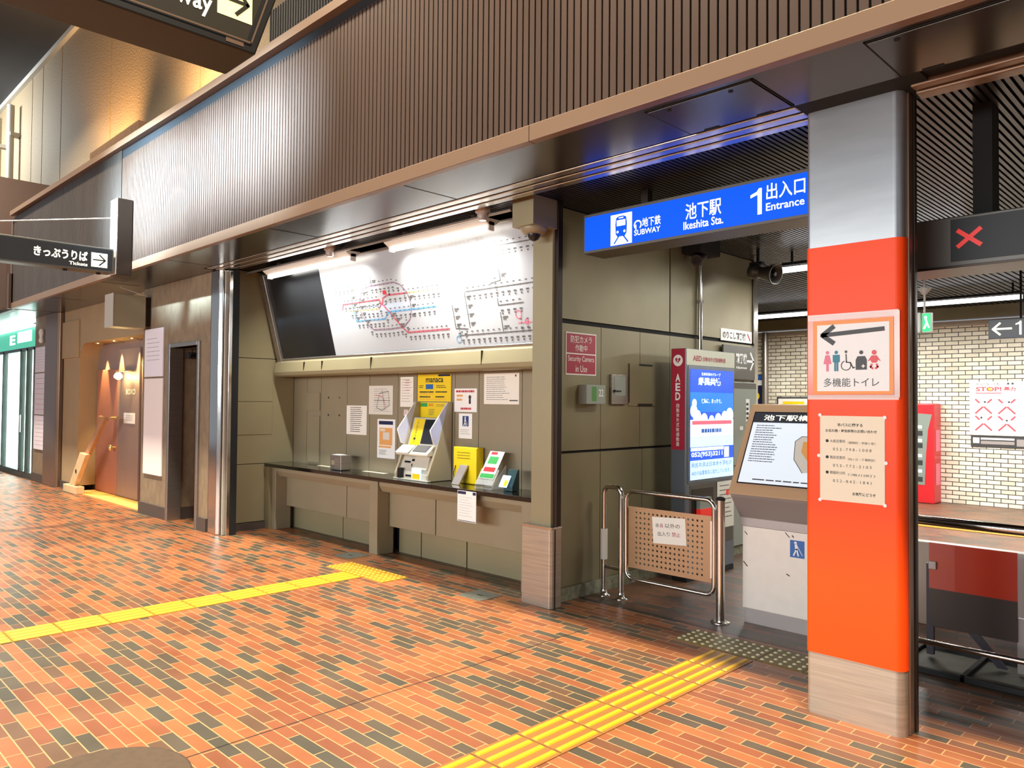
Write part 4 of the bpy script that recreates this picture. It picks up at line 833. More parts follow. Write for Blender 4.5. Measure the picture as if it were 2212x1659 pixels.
def hole_cell(cx, cz, w, h, rr):
    k = 8; inn = [(cx+rr*math.cos(math.pi/8+2*math.pi*i/k), cz+rr*math.sin(math.pi/8+2*math.pi*i/k)) for i in range(k)]
    out = []
    for i in range(k):
        a = math.pi/8+2*math.pi*i/k; c, s_ = math.cos(a), math.sin(a); q = max(abs(c)/(w/2), abs(s_)/(h/2)); out.append((cx+c/q, cz+s_/q))
    cor = {0: (cx+w/2, cz+h/2), 2: (cx-w/2, cz+h/2), 4: (cx-w/2, cz-h/2), 6: (cx+w/2, cz-h/2)}
    for i in range(k):
        j = (i+1) % k; q = [inn[i], out[i]]+([cor[i]] if i in cor else [])+[out[j], inn[j]]
        b.add([(p[0], y0_, p[1]) for p in q], [tuple(range(len(q)))]); b.add([(p[0], y1_, p[1]) for p in q], [tuple(range(len(q)))[::-1]])
        b.add([(inn[i][0], y0_, inn[i][1]), (inn[j][0], y0_, inn[j][1]), (inn[j][0], y1_, inn[j][1]), (inn[i][0], y1_, inn[i][1])], [(0, 1, 2, 3)])
for i in range(nx):
    for j in range(nz): hole_cell(x0+.06+cw*(i+.5), z0+.025+ch*(j+.5), cw, ch, .0095)
for q in ((x0, x0+.06, z0, z1), (x1-.06, x1, z0, z1), (x0+.06, x1-.06, z0, z0+.025), (x0+.06, x1-.06, z1-.025, z1)): b.box(q[0], q[1], y0_, y1_, q[2], q[3])
put('perforated_plate', b, 'perforated_tan', o)
for z in (.36, .78): b = MB(); b.box(-3.757, -3.735, 5.06, 5.08, z-.03, z+.03); put('hinge', b, 'brushed_steel', o, bevel=.004)
b = MB(); b.box(-3.705, -3.694, 5.06, 5.078, .29, .75); b.box(-2.952, -2.936, 5.06, 5.078, .31, .73); put('clamp', b, 'steel', o)
PG = Pl((-3.455, 5.066, .50), (1, 0, .06), (-.06, 0, 1))
o2 = sheet('gate_notice', PG, 0, .30, 0, .205, 'paper', 'white notice reading 係員以外の出入り禁止 taped to the perforated gate plate', 'notice', [
    ('lettering', 'ink', lambda m, p, d: [text(m, '係', p, .03, .06, .125, .155, d), text(m, '以外の', p, .115, .25, .125, .16, d), text(m, '出入り', p, .045, .155, .060, .095, d)]),
    ('lettering', 'aed_red', lambda m, p, d: [text(m, '員', p, .068, .10, .125, .155, d), text(m, '禁止', p, .175, .25, .060, .095, d)])], thick=.002)
o = thing('gate_post', (-2.873, 5.07, 0), 'thick polished steel post that closes the staff gate, left of the map stand', 'post')
b = MB(); b.cyl((-2.873, 5.07, 0), (-2.873, 5.07, .895), .031, n=28); put('pole', b, 'steel', o)
b = MB(); b.lathe((-2.873, 5.07, .89), [(.033, 0), (.033, .012), (.022, .024), (.004, .028)], 28); put('cap', b, 'joint_black', o)
b = MB(); b.lathe((-2.873, 5.07, 0), [(.068, 0), (.068, .008), (.05, .012)], 32); put('flange', b, 'steel', o)

# station map stand
o = thing('map_stand', (-2.3, 5.4, 0), 'slanted station map stand, tan frame on a cream cabinet, left of the orange column', 'information stand')
b = MB(); b.box(-2.778, -1.80, 5.22, 5.62, .105, .70); put('cabinet', b, 'kiosk_cream', o, bevel=.004)
b = MB(); b.box(-2.764, -1.81, 5.225, 5.61, 0, .105); put('kick_plate', b, 'kiosk_grey', o)
b = MB(); b.prism([(5.22, .70), (5.22, .765), (5.085, .925), (5.07, .95), (5.66, .95), (5.66, .70)], 'X', -2.80, -1.78); put('chin', b, 'kiosk_grey', o, bevel=.004)
VK = Vector((0, .34, .62)).normalized(); PK = Pl((0, 5.065, .945), (1, 0, 0), VK)
b = MB(); b.prism([(5.065, .945), (5.42, 1.592), (5.46, 1.60), (5.66, 1.45), (5.66, .945)], 'X', -2.815, -1.765); put('head', b, 'kiosk_tan', o, bevel=.008)
b = MB(); rect(b, PK, -2.765, -1.815, .088, .676, .006); put('bezel', b, 'screen_off', o)
b = MB(); rect(b, PK, -2.755, -1.825, .098, .666, .0075); put('map_panel', b, 'kiosk_screen', o)
b = MB(); rect(b, PK, -2.755, -1.825, .585, .666, .0085); put('title_bar', b, 'kiosk_bar', o)
b = MB(); text(b, '池下駅構内案内図', PK, -2.68, -1.99, .602, .650, .0095, bold=.015); put('lettering', b, 'lit_cream', o)
b = MB(); poly(b, PK, [(-2.40, .44), (-2.36, .48), (-2.1, .48), (-2.05, .40), (-2.12, .22), (-2.30, .20), (-2.38, .30)], .0086); put('map_area', b, 'pale_map', o)
b = MB(); poly(b, PK, [(-2.34, .44), (-2.15, .44), (-2.15, .28), (-2.27, .28), (-2.34, .36)], .0092); put('map_area', b, 'orange_map', o)
b = MB(); lines_of_print(b, PK, -2.72, -2.52, .26, .57, 16, .0088, .3, .35); lines_of_print(b, PK, -2.65, -2.0, .118, .135, 1, .0088, .5, .02); line(b, PK, [(-2.40, .44), (-2.36, .48), (-2.2, .48)], .004, .0094); line(b, PK, [(-2.40, .44), (-2.38, .30), (-2.30, .20)], .004, .0094); put('fine_print', b, 'dark_grey', o)
NK = front(5.22)
b = MB(); slab(b, NK, -2.415, -2.312, .525, .645, 0, .002); part(put('walker_badge', b, 'badge_blue', o), 'blue square white-cane walker symbol')
b = MB(); disc(b, NK, -2.375, .628, .010, .0035, 12); line(b, NK, [(-2.372, .617), (-2.368, .585)], .018, .0035); line(b, NK, [(-2.368, .585), (-2.388, .54)], .010, .0035); line(b, NK, [(-2.366, .585), (-2.355, .54)], .010, .0035); line(b, NK, [(-2.362, .607), (-2.325, .545)], .004, .0035); put('walker_symbol', b, 'white_print', o)
b = MB(); line(b, NK, [(-2.45, .69), (-2.42, .66)], .006, .001); line(b, NK, [(-2.40, .675), (-2.39, .665)], .008, .001); line(b, NK, [(-2.76, .66), (-2.74, .64)], .006, .001); line(b, NK, [(-2.77, .44), (-2.74, .41)], .008, .001); line(b, NK, [(-2.44, .40), (-2.42, .39)], .008, .001); put('chipped_paint', b, 'skirting_dark', o)

# horn speaker
o = thing('horn_speaker', (-3.65, 7.3, 2.9), 'grey horn loudspeaker hung from the slatted ceiling at the end of the passage', 'loudspeaker')
b = MB(); b.cyl((-3.72, 7.3, 3.02), (-3.72, 7.3, 3.19), .016); b.box(-3.80, -3.66, 7.27, 7.33, 3.02, 3.05); put('bracket', b, 'joint_black', o)
b = MB(); b.lathe((-3.80, 7.3, 2.965), [(.05, 0), (.075, .01), (.075, .09), (.05, .10), (.06, .16), (.085, .25), (.105, .29), (.108, .31), (.098, .31), (.06, .24)], 24, axis=(.95, -.15, -.22)); put('horn', b, 'sign_case', o)
b = MB(); b.lathe((-3.58, 7.265, 2.915), [(.02, 0), (.05, .03), (.02, .075)], 20, axis=(.95, -.15, -.22)); put('driver', b, 'black_plastic', o)

# ================================================================== FAR HALL
def far_tube(x0, x1, y, lab, z=3.0):
    o = thing('ceiling_tube_lamp', ((x0+x1)/2, y, z), lab, 'lamp', 'tube lamps of the far hall')
    b = MB(); b.cyl((x0, y, z), (x1, y, z), .03, n=14); put('tube', b, 'tube_far', o)
    b = MB(); b.box(x0, x1, y-.02, y+.02, z+.045, z+.075)
    for x in (x0+.1, x1-.1): b.cyl((x, y, z+.07), (x, y, 3.19), .012)
    put('rail', b, 'joint_black', o); area('tube_light', ((x0+x1)/2, y, z-.05), ((x0+x1)/2, y, 0), x1-x0, .06, (115 if y > 8 else 20)*(x1-x0), (1, .985, .94))
far_tube(-3.62, -1.95, 7.65, 'tube lamp on the passage ceiling, showing beside the horn speaker')
far_tube(-6.3, -4.3, 11.55, 'thin tube lamp of the far hall, between the passage wall and the orange column')
far_tube(-3.5, -2.25, 11.5, 'tube lamp of the far hall, above the green exit sign')
far_tube(-1.6, .4, 11.5, 'tube lamp of the far hall, furthest right')
b = MB(); b.cyl((-6.93, 13.9, 0), (-6.93, 13.9, 2.98), .06); tag(put('drain_pipe', b, 'brushed_steel', loc=(-6.93, 13.9, 0)), 'grey downpipe on the cream brick wall beside the blue poster', 'pipe')
N14 = front(14.0)
sheet('blue_poster', N14, -7.55, -7.0, 1.58, 2.17, 'navy', 'dark blue poster with a yellow mark on the far brick wall', 'poster', [('blue_band', 'badge_blue', lambda m, p, d: rect(m, p, -7.54, -7.01, 2.07, 2.16, d)), ('white_band', 'white_print', lambda m, p, d: rect(m, p, -7.54, -7.01, 1.96, 2.06, d)), ('yellow_mark', 'yellow', lambda m, p, d: disc(m, p, -7.17, 1.75, .08, d))], thick=.01)
sheet('framed_notice', N14, -6.72, -6.1, 1.2, 1.72, 'paper', 'framed pale notice with a yellow heading, just above the map stand', 'notice', [('yellow_heading', 'yellow', lambda m, p, d: rect(m, p, -6.62, -6.2, 1.58, 1.65, d)), ('frame', 'dark_grey', lambda m, p, d: line(m, p, [(-6.72, 1.2), (-6.72, 1.72), (-6.1, 1.72), (-6.1, 1.2), (-6.72, 1.2)], .03, d+.004))], thick=.01)
def stop_print(m, p, d):
    text(m, 'STOP!', p, -3.375, -3.02, 1.83, 1.90, d, bold=.03); text(m, '暴力', p, -2.99, -2.83, 1.83, 1.90, d, bold=.03); rect(m, p, -3.38, -3.02, 1.795, 1.808, d)
    for x, z in ((-3.27, 1.58), (-2.95, 1.58), (-3.27, 1.31), (-2.95, 1.31)):
        for s in (-1, 1): line(m, p, [(x-.11*s, z-.10), (x-.01*s, z)], .026, d); line(m, p, [(x+.06*s, z+.07), (x+.11*s, z+.12)], .026, d)
sheet('stop_poster', N14, -3.465, -2.56, 1.13, 1.985, 'white_print', 'white poster reading STOP!暴力 with four red crosses on the far brick wall', 'poster', [
    ('red_print', 'salmon', stop_print), ('lettering', 'ink', lambda m, p, d: text(m, 'かっとなっても', p, -3.37, -3.05, 1.93, 1.965, d, bold=.01)), ('figures', 'dark_grey', lambda m, p, d: [disc(m, p, x, z, .016, d) or line(m, p, [(x, z), (x+.02, z-.08)], .02, d) for x, z in ((-3.25, 1.66), (-2.92, 1.66), (-3.30, 1.41), (-2.95, 1.37), (-2.93, 1.95), (-2.87, 1.95))]), ('orange_fill', 'yellow', lambda m, p, d: disc(m, p, -3.185, 1.865, .022, d+.001))], thick=.012)
sheet('lower_poster', N14, -3.45, -2.66, .94, 1.115, 'dark_grey', 'low dark-framed strip sign under the STOP poster', 'sign', [('pale_field', 'white_print', lambda m, p, d: [rect(m, p, -3.42, -3.33, 1.0, 1.09, d), rect(m, p, -3.31, -2.85, 1.06, 1.09, d)]), ('grey_field', 'kiosk_grey', lambda m, p, d: [rect(m, p, -3.31, -2.85, .99, 1.04, d), rect(m, p, -2.82, -2.70, .97, 1.08, d)])], thick=.012)
sheet('edge_poster', N14, -2.52, -1.8, 1.13, 1.985, 'white_print', 'pale poster at the right edge of the picture on the far brick wall', 'poster', [('pink_print', 'pink', lambda m, p, d: lines_of_print(m, p, -2.5, -1.9, 1.3, 1.9, 4, d, .2))], thick=.012)
o = thing('red_cabinet', (-4.05, 13.7, 0), 'red vending cabinet with a curved dark window against the far brick wall', 'vending machine')
b = MB(); b.box(-4.55, -3.88, 13.6, 13.97, 0, 1.63); put('case', b, 'red_cabinet', o, bevel=.02)
Nc = front(13.6)
b = MB(); poly(b, Nc, [(-4.48, .30), (-4.02, .30), (-4.00, .8), (-3.97, 1.2), (-3.91, 1.45), (-4.30, 1.48), (-4.48, 1.40)], .004); put('window', b, 'glass_dark', o)
b = MB()
for z in (.5, .75, 1.0, 1.22): rect(b, Nc, -4.46, -4.06, z, z+.05, .006)
put('product_row', b, 'white_print', o)
b = MB()
for z in (.35, .62, .9, 1.1): rect(b, Nc, -4.44, -4.05, z, z+.08, .006)
put('product_row', b, 'shelf_dark', o)
b = MB(); rect(b, east(-3.88), 13.68, 13.90, .85, 1.2, .003); rect(b, east(-3.88), 13.68, 13.90, .30, .65, .003); put('side_label', b, 'pink', o)
o = thing('exit_sign', (-2.68, 9, 2.38), 'small green running-man exit sign hanging on a rod in the far hall', 'exit sign')
b = MB(); b.box(-2.715, -2.68, 8.93, 9.10, 2.385, 2.60); b.box(-2.68, -2.585, 8.98, 9.04, 2.385, 2.60); put('case', b, 'fitting_white', o, bevel=.004)
b = MB(); rect(b, front(8.98), -2.672, -2.592, 2.395, 2.59, .002); put('lit_panel', b, 'exit_green', o)
b = MB(); disc(b, front(8.98), -2.640, 2.55, .014, .003, 12); line(b, front(8.98), [(-2.640, 2.535), (-2.630, 2.49), (-2.655, 2.43)], .02, .003); line(b, front(8.98), [(-2.630, 2.49), (-2.608, 2.44)], .016, .003); put('running_figure', b, 'lit_white', o)
b = MB(); b.cyl((-2.66, 9.01, 2.60), (-2.66, 9.01, 2.80), .010); put('rod', b, 'fitting_white', o)
b = MB(); b.lathe((-2.66, 9.01, 2.80), [(.02, 0), (.06, .05), (.065, .07)], 20); b.cyl((-2.66, 9.01, 2.87), (-2.66, 9.01, 3.19), .012); put('rose', b, 'fitting_white', o)
o = thing('direction_sign', (-2.0, 10, 2.36), 'dark hanging sign with a white left arrow and the number 1, right edge', 'sign')
b = MB(); b.box(-2.285, -1.2, 10, 10.12, 2.36, 2.58); put('case', b, 'kiosk_bar', o, bevel=.005)
Nd = front(10.0); b = MB(); line(b, Nd, [(-2.23, 2.47), (-2.06, 2.47)], .022, .003); line(b, Nd, [(-2.17, 2.535), (-2.24, 2.47), (-2.17, 2.405)], .022, .003); put('arrow', b, 'lit_cream', o)
b = MB(); poly(b, Nd, [(-1.985, 2.395), (-1.962, 2.395), (-1.962, 2.55), (-1.98, 2.55), (-1.99, 2.535), (-2.02, 2.523), (-2.02, 2.505), (-1.985, 2.515)], .003); put('lettering', b, 'lit_cream', o)
for x in (-1.98, -1.4): b = MB(); b.cyl((x, 10.06, 2.58), (x, 10.06, 3.19), .012); put('hanger', b, 'joint_black', o)

# ================================================================== RIGHT OF THE COLUMN
o = thing('signal_display', (-.9, 4.6, 2.33), 'dark overhead display box showing a red X, right of the orange column', 'display')
b = MB(); b.box(-1.45, .4, 4.5, 4.78, 2.335, 2.60); put('case', b, 'sign_case', o, bevel=.006)
Nq = front(4.5)
b = MB(); rect(b, Nq, -1.20, .36, 2.36, 2.585, .002); put('screen', b, 'sign_black', o)
b = MB(); line(b, Nq, [(-1.163, 2.52), (-1.062, 2.438)], .022, .004); line(b, Nq, [(-1.163, 2.438), (-1.062, 2.52)], .022, .0042); put('red_cross', b, 'led_red', o)
b = MB(); b.box(-1.47, .42, 4.49, 4.80, 2.325, 2.337); put('bottom_lip', b, 'dark_bronze', o)
b = MB(); b.box(-1.11, -1.02, 4.56, 4.70, 2.60, 3.2); put('hanger', b, 'joint_black', o)
o = thing('barrier_rail', (-.6, 4.7, .2), 'two polished horizontal barrier rails with a clear smudged panel, right of the column', 'rail')
b = MB(); b.cyl((-1.46, 4.7, .955), (.6, 4.7, .945), .026, n=20); part(put('top_rail', b, 'steel', o), 'thick top rail')
b = MB(); b.cyl((-1.46, 4.7, .277), (.6, 4.7, .282), .016, n=16); part(put('lower_rail', b, 'steel', o), 'thin lower rail')
for x in (-1.47, .55): b = MB(); b.cyl((x, 4.7, 0), (x, 4.7, .97), .024, n=18); put('post', b, 'steel', o)
o = thing('folding_board', (-1.3, 5.3, 0), 'board painted with a red and grey reflection, on a black stand behind barrier rails', 'board')
Nb = front(5.30)  # red and grey painted in for a reflection in a steel sheet
b = MB(); slab(b, Nb, -1.545, -1.07, .45, .735, -.012, 0); part(put('upper_panel', b, 'reflection_red', o), 'deep red upper half of the painted reflection')
b = MB(); slab(b, Nb, -1.545, -1.07, .215, .45, -.012, 0); part(put('lower_panel', b, 'reflection_grey', o), 'dark grey lower half of the painted reflection')
b = MB(); b.box(-1.545, -1.50, 5.285, 5.31, .57, .62); put('clip', b, 'kiosk_grey', o, bevel=.004)
b = MB(); b.box(-1.565, -1.525, 5.315, 5.345, .03, .6); put('leg', b, 'stand_dark', o)
b = MB(); b.prism([(-1.42, .30), (-1.36, .30), (-1.13, .03), (-1.18, .03)], 'Y', 5.33, 5.36); put('brace', b, 'stand_dark', o)
b = MB(); b.box(-1.075, -1.04, 5.315, 5.345, .03, .35); part(put('leg', b, 'kiosk_grey', o), 'pale right leg')
b = MB()
for q in ((-1.66, -.90, 5.00, 5.03), (-1.66, -.90, 5.50, 5.53), (-1.66, -1.63, 5.0, 5.53), (-.93, -.90, 5.0, 5.53), (-1.30, -1.27, 5.0, 5.53)): b.box(q[0], q[1], q[2], q[3], 0, .035)
put('base_frame', b, 'rubber_black', o, bevel=.004)
b = MB(); b.box(-1.63, -.93, 5.03, 5.50, .004, .012); put('base_tray', b, 'plate_grey', o)
b = MB(); b.box(-1.95, 1.2, 6.12, 6.22, .0, .60); tag(put('low_partition', b, 'partition_white', loc=(-.4, 6.17, 0), bevel=.006), 'low pale partition standing behind the red and grey board', 'partition')
o = thing('toilet_sign', (-1.5, 3.947, 1.64), 'orange-bordered toilet sign in a clear sleeve taped to the orange column', 'sign')
NC = front(3.947)
b = MB(); slab(b, NC, -1.728, -1.275, 1.635, 2.062, .0005, .002); put('clear_sleeve', b, 'sleeve_clear', o)
b = MB(); slab(b, NC, -1.700, -1.302, 1.652, 2.030, .002, .004); put('orange_border', b, 'sleeve_orange', o, bevel=.001)
b = MB(); slab(b, NC, -1.678, -1.322, 1.668, 2.010, .004, .0055); put('white_card', b, 'white_print', o)
b = MB(); line(b, NC, [(-1.640, 1.958), (-1.350, 1.975)], .022, .0068); line(b, NC, [(-1.595, 1.998), (-1.650, 1.957), (-1.595, 1.916)], .024, .0068); part(put('arrow', b, 'dark_grey', o), 'long arrow pointing left')
def person(m, x, z, h, dress=False):
    disc(m, NC, x, z+h*.92, h*.085, .0068, 14)
    if dress: poly(m, NC, [(x-h*.10, z+h*.80), (x+h*.10, z+h*.80), (x+h*.20, z+h*.36), (x-h*.20, z+h*.36)], .0068); rect(m, NC, x-h*.06, x+h*.06, z, z+h*.36, .0068)
    else: rect(m, NC, x-h*.17, x+h*.17, z+h*.44, z+h*.80, .0068); rect(m, NC, x-h*.10, x-h*.01, z, z+h*.45, .0068); rect(m, NC, x+h*.01, x+h*.10, z, z+h*.45, .0068)
b = MB(); person(b, -1.624, 1.770, .105, True); part(put('woman_symbol', b, 'pink', o), 'pink woman symbol')
b = MB(); person(b, -1.579, 1.770, .105); part(put('man_symbol', b, 'teal', o), 'teal man symbol')
b = MB(); line(b, NC, [(-1.530+.024*math.cos(a), 1.798+.024*math.sin(a)) for a in [math.radians(q) for q in range(110, 381, 27)]], .004, .0068); line(b, NC, [(-1.530, 1.855), (-1.528, 1.815), (-1.508, 1.812), (-1.495, 1.785), (-1.487, 1.788)], .006, .0068); disc(b, NC, -1.530, 1.868, .007, .0068, 12); part(put('wheelchair_symbol', b, 'grey_ink', o), 'grey wheelchair symbol')
b = MB(); disc(b, NC, -1.455, 1.862, .010, .0068, 12); poly(b, NC, [(-1.482, 1.775), (-1.428, 1.775), (-1.428, 1.825), (-1.437, 1.843), (-1.473, 1.843), (-1.482, 1.825)], .0068); part(put('ostomate_symbol', b, 'dark_grey', o), 'dark ostomate symbol')
b = MB(); line(b, NC, [(-1.452, 1.793), (-1.438, 1.793)], .005, .0076); line(b, NC, [(-1.445, 1.786), (-1.445, 1.800)], .005, .0077); put('white_cross', b, 'white_print', o)
b = MB(); disc(b, NC, -1.393, 1.860, .012, .0068, 12); poly(b, NC, [(-1.425, 1.815), (-1.405, 1.845), (-1.381, 1.845), (-1.361, 1.815), (-1.375, 1.822), (-1.382, 1.808), (-1.404, 1.808), (-1.411, 1.822)], .0068); line(b, NC, [(-1.405, 1.800), (-1.410, 1.788), (-1.400, 1.780)], .010, .0068); line(b, NC, [(-1.381, 1.800), (-1.376, 1.788), (-1.386, 1.780)], .010, .0068); part(put('baby_symbol', b, 'salmon', o), 'red baby symbol')
b = MB(); text(b, '多機能トイレ', NC, -1.643, -1.370, 1.690, 1.735, .0068); put('lettering', b, 'dark_grey', o)
b = MB(); slab(b, NC, -1.30, -1.275, 1.64, 2.06, .002, .0035); slab(b, NC, -1.728, -1.28, 2.035, 2.066, .002, .0033); slab(b, NC, -1.728, -1.28, 1.625, 1.648, .002, .0033); put('tape', b, 'tape', o)
def bus_print(m, p, d):
    text(m, '市バスに関する', p, -1.575, -1.450, 1.488, 1.505, d, bold=.02); text(m, 'お忘れ物・時刻表等のお問い合わせ', p, -1.635, -1.382, 1.458, 1.474, d, bold=.015)
    for z in (1.413, 1.330, 1.252): disc(m, p, -1.627, z, .008, d, 14)
    text(m, 'お気軽にどうぞ', p, -1.500, -1.388, 1.143, 1.160, d, bold=.02)
def bus_fine(m, p, d):
    for z, a, c, t in ((1.413, '大森営業所', '（御陵町・茶屋ヶ坂）', '0 5 2 - 7 9 8 - 1 0 0 8'), (1.330, '猪高営業所', '（向ヶ丘・千種駅前）', '0 5 2 - 7 7 2 - 2 1 0 3'), (1.252, '御器所分所', '（滝川町）', '0 5 2 - 8 4 2 - 1 8 4 1')):
        text(m, a, p, -1.613, -1.535, z-.008, z+.008, d); text(m, c, p, -1.522, -1.39, z-.012, z+.001, d); text(m, t, p, -1.597, -1.408, z-.048, z-.034, d)
o = sheet('bus_notice', NC, -1.664, -1.345, 1.108, 1.542, 'cream_paper', 'cream bus lost-property notice taped to the orange column under the toilet sign', 'notice', [('lettering', 'ink', bus_print), ('fine_print', 'grey_ink', bus_fine)], thick=.002)
b = MB()
for u, v in ((-1.664, 1.545), (-1.345, 1.538), (-1.664, 1.108), (-1.345, 1.108), (-1.670, 1.335), (-1.340, 1.315)): disc(b, NC, u, v, .009, .0045, 14)
put('round_sticker', b, 'white_print', o)

# ================================================================== LEFT SHOPFRONTS
NL = front(3.97)
for q, lab, pm in (((-11.19, -10.53, 1.90, 2.56), 'upper pale notice panel on the stone wall left of the dark doorway', 'lavender_paper'), ((-11.18, -10.52, .56, 1.875), 'tall blank pinkish panel on the stone wall left of the dark doorway', 'pink_paper')):
    sheet('wall_board', NL, *q, pm, lab, 'board', [('fine_print', 'light_ink', lambda m, p, d: lines_of_print(m, p, -11.1, -10.6, 2.1, 2.45, 6, d, .15, .3))] if q[2] > 1.5 else [], thick=.02, bevel=.004)
o = thing('door_closer', (-10.2, 4.2, 2.15), 'small door closer under the lintel of the dark doorway', 'door closer')
b = MB(); b.box(-10.26, -10.14, 4.14, 4.24, 2.14, 2.22); put('body', b, 'joint_black', o, bevel=.006)
b = MB(); b.cyl((-10.15, 4.16, 2.16), (-9.98, 4.12, 2.24), .01); put('arm', b, 'joint_black', o)
# bar front with an arched recess
b = MB(); b.box(-15.45, -14.52, 4.06, 4.36, .10, 3.142); b.box(-11.42, -11.3, 4.06, 4.36, .1, 3.142)
pr = [(-14.52, 2.2)]+[(-14.52+.33*(1-math.cos(math.radians(a))), 2.2+.33*math.sin(math.radians(a))) for a in range(15, 91, 15)]+[(-11.42, 2.53), (-11.42, 3.142), (-14.52, 3.142)]
b.prism(pr, 'Y', 4.06, 4.36); struct('wall_bar', b, 'plaster_tan')
b = MB(); b.box(-15.45, -14.50, 4.04, 4.10, 0, .12); struct('baseboard_bar', b, 'skirting_dark')
b = MB(); b.box(-15.5, -11.3, 4.36, 4.42, 0, 3.142); struct('wall_bar_recess', b, 'door_mauve')
b = MB(); b.box(-14.52, -11.42, 4.0, 4.36, .0, .012); struct('trim_11', b, 'threshold_wood')
b = MB(); b.box(-15.45, -14.52, 4.03, 4.06, 2.3, 2.95); struct('trim_12', b, 'plaster_tan', bevel=.006)
o = thing('bar_door', (-13.0, 4.36, .02), 'mauve brown wooden door in the arched recess lit by warm downlights', 'door')
b = MB(); b.box(-14.45, -13.40, 4.325, 4.355, .02, 2.08); part(put('side_leaf', b, 'door_warm', o, bevel=.004), 'reddish brown left leaf')
b = MB(); b.box(-13.385, -12.45, 4.325, 4.355, .02, 2.40); put('leaf', b, 'door_mauve', o, bevel=.004)
b = MB(); b.cyl((-13.47, 4.33, .79), (-13.47, 4.27, .79), .02); b.lathe((-13.47, 4.27, .79), [(.02, 0), (.05, .015), (.05, .035), (.025, .05)], 18, axis=(0, -1, 0)); put('knob', b, 'brass', o)
b = MB(); b.cyl((-13.54, 4.32, 1.28), (-13.40, 4.32, 1.28), .02); b.cyl((-13.47, 4.33, 1.28), (-13.47, 4.24, 1.28), .015); put('handle', b, 'brass', o)
b = MB(); text(b, 'BOXO', front(4.325), -13.02, -12.60, 1.66, 1.75, .004, bold=.02); put('lettering', b, 'cream_paper', o)
sheet('door_notice', front(4.325), -13.10, -12.60, 1.20, 1.37, 'white_print', 'small white notice on the mauve door below the wall lamp', 'notice', [('fine_print', 'grey_ink', lambda m, p, d: lines_of_print(m, p, -13.0, -12.7, 1.24, 1.34, 3, d, .2))])
o = thing('wall_lamp', (-13.0, 4.28, 1.95), 'small glowing wall lamp above the lettering on the mauve door', 'lamp')
b = MB(); b.box(-13.28, -12.70, 4.24, 4.34, 2.02, 2.04); put('shelf', b, 'brass', o, bevel=.003)
b = MB(); b.lathe((-13.08, 4.22, 1.90), [(.02, 0), (.06, .03), (.065, .06), (.04, .10), (.02, .11)], 18); put('bulb', b, 'bulb', o)
l = bpy.data.lights.new('lamp_glow', 'POINT'); l.energy = 9; l.color = (1, .72, .28); l.shadow_soft_size = .05; lo = bpy.data.objects.new('lamp_glow', l); COL.objects.link(lo); lo.location = (-12.95, 4.17, 1.93)
for k, x in enumerate((-14.05, -13.25, -12.45)):
    o = thing('downlight', (x, 4.2, 2.52), ('left', 'middle', 'right')[k]+' recessed downlight at the top of the arched recess', 'lamp', 'downlights in the arched recess')
    b = MB(); b.lathe((x, 4.23, 2.515), [(.06, 0), (.06, .02)], 20); put('lens', b, 'bulb', o)
    b = MB(); b.lathe((x, 4.23, 2.512), [(.075, .002), (.075, .018)], 20); put('ring', b, 'brass', o)
    spot('downlight_beam', (x, 4.235, 2.49), (x+.02, 4.33, 1.2), 260, (1, .66, .25), 42, .5, .02)
# leaning wooden prop
o = thing('wooden_prop', (-14.3, 4.05, 0), 'pale wooden post on a block leaning against the bar doorway', 'wooden post')
b = MB(); b.box(-14.72, -14.0, 3.90, 4.03, 0, .13); put('base_block', b, 'wood_light', o, bevel=.01)
b = MB(); b.prism([(-14.50, .13), (-14.20, .13), (-13.62, .68), (-13.95, .70)], 'Y', 3.93, 4.0); put('lower_board', b, 'wood_light', o, bevel=.006)
b = MB(); b.prism([(-13.92, .66), (-13.72, .66), (-12.95, 1.28), (-13.10, 1.30)], 'Y', 3.985, 4.04); put('upper_rail', b, 'wood', o, bevel=.006)
b = MB(); b.cyl((-13.14, 3.99, 1.29), (-12.86, 3.99, 1.27), .035); put('cross_grip', b, 'wood', o)
b = MB(); b.cyl((-14.12, 3.925, .38), (-14.12, 3.935, .38), .035); put('hole', b, 'hole', o)
# post and board between bar and convenience shop
o = thing('steel_post', (-15.8, 4.0, 0), 'dark steel clad post between the bar front and the green shop', 'post')
b = MB(); b.prism([(-16.15, 4.2), (-16.15, 3.94), (-16.10, 3.92), (-15.50, 3.96), (-15.46, 4.0), (-15.46, 4.2)], 'Z', 0, 3.142); put('cladding', b, 'post_bronze', o, bevel=.006)
b = MB(); b.box(-15.465, -15.43, 4.06, 4.16, 0, 3.13); put('guide_rail', b, 'joint_black', o)
o = thing('stone_pier', (-16.5, 4.0, 0), 'beige stone pier beside the green shop at the far left', 'pier')
b = MB(); b.box(-17.0, -16.17, 3.97, 4.3, .16, 3.142); put('shaft', b, 'stone_panel', o)
b = MB(); b.box(-17.0, -16.17, 3.95, 4.3, 0, .16); put('base', b, 'skirting_dark', o)
for k, (v0, v1) in enumerate(((2.08, 2.56), (1.28, 2.06), (.62, 1.26))):
    sheet('poster_panel', NL, -16.88, -16.19, v0, v1, 'lavender_paper', ('top', 'middle', 'bottom')[k]+' of the three pale poster panels on the stone pier', 'board', [('fine_print', 'map_red' if k else 'light_ink', lambda m, p, d, v0=v0, v1=v1: lines_of_print(m, p, -16.8, -16.2, v0+.05, v1-.05, 7, d, .06, .05, words=False))], thick=.02, bevel=.004)
o = thing('metal_lamp', (-16.35, 3.9, 2.7), 'small white wall fitting above the poster panels of the stone pier', 'fitting')
b = MB(); b.lathe((-16.30, 3.905, 2.62), [(.03, 0), (.05, .05), (.03, .1), (.05, .2), (.03, .26)], 16); put('body', b, 'fitting_white', o)
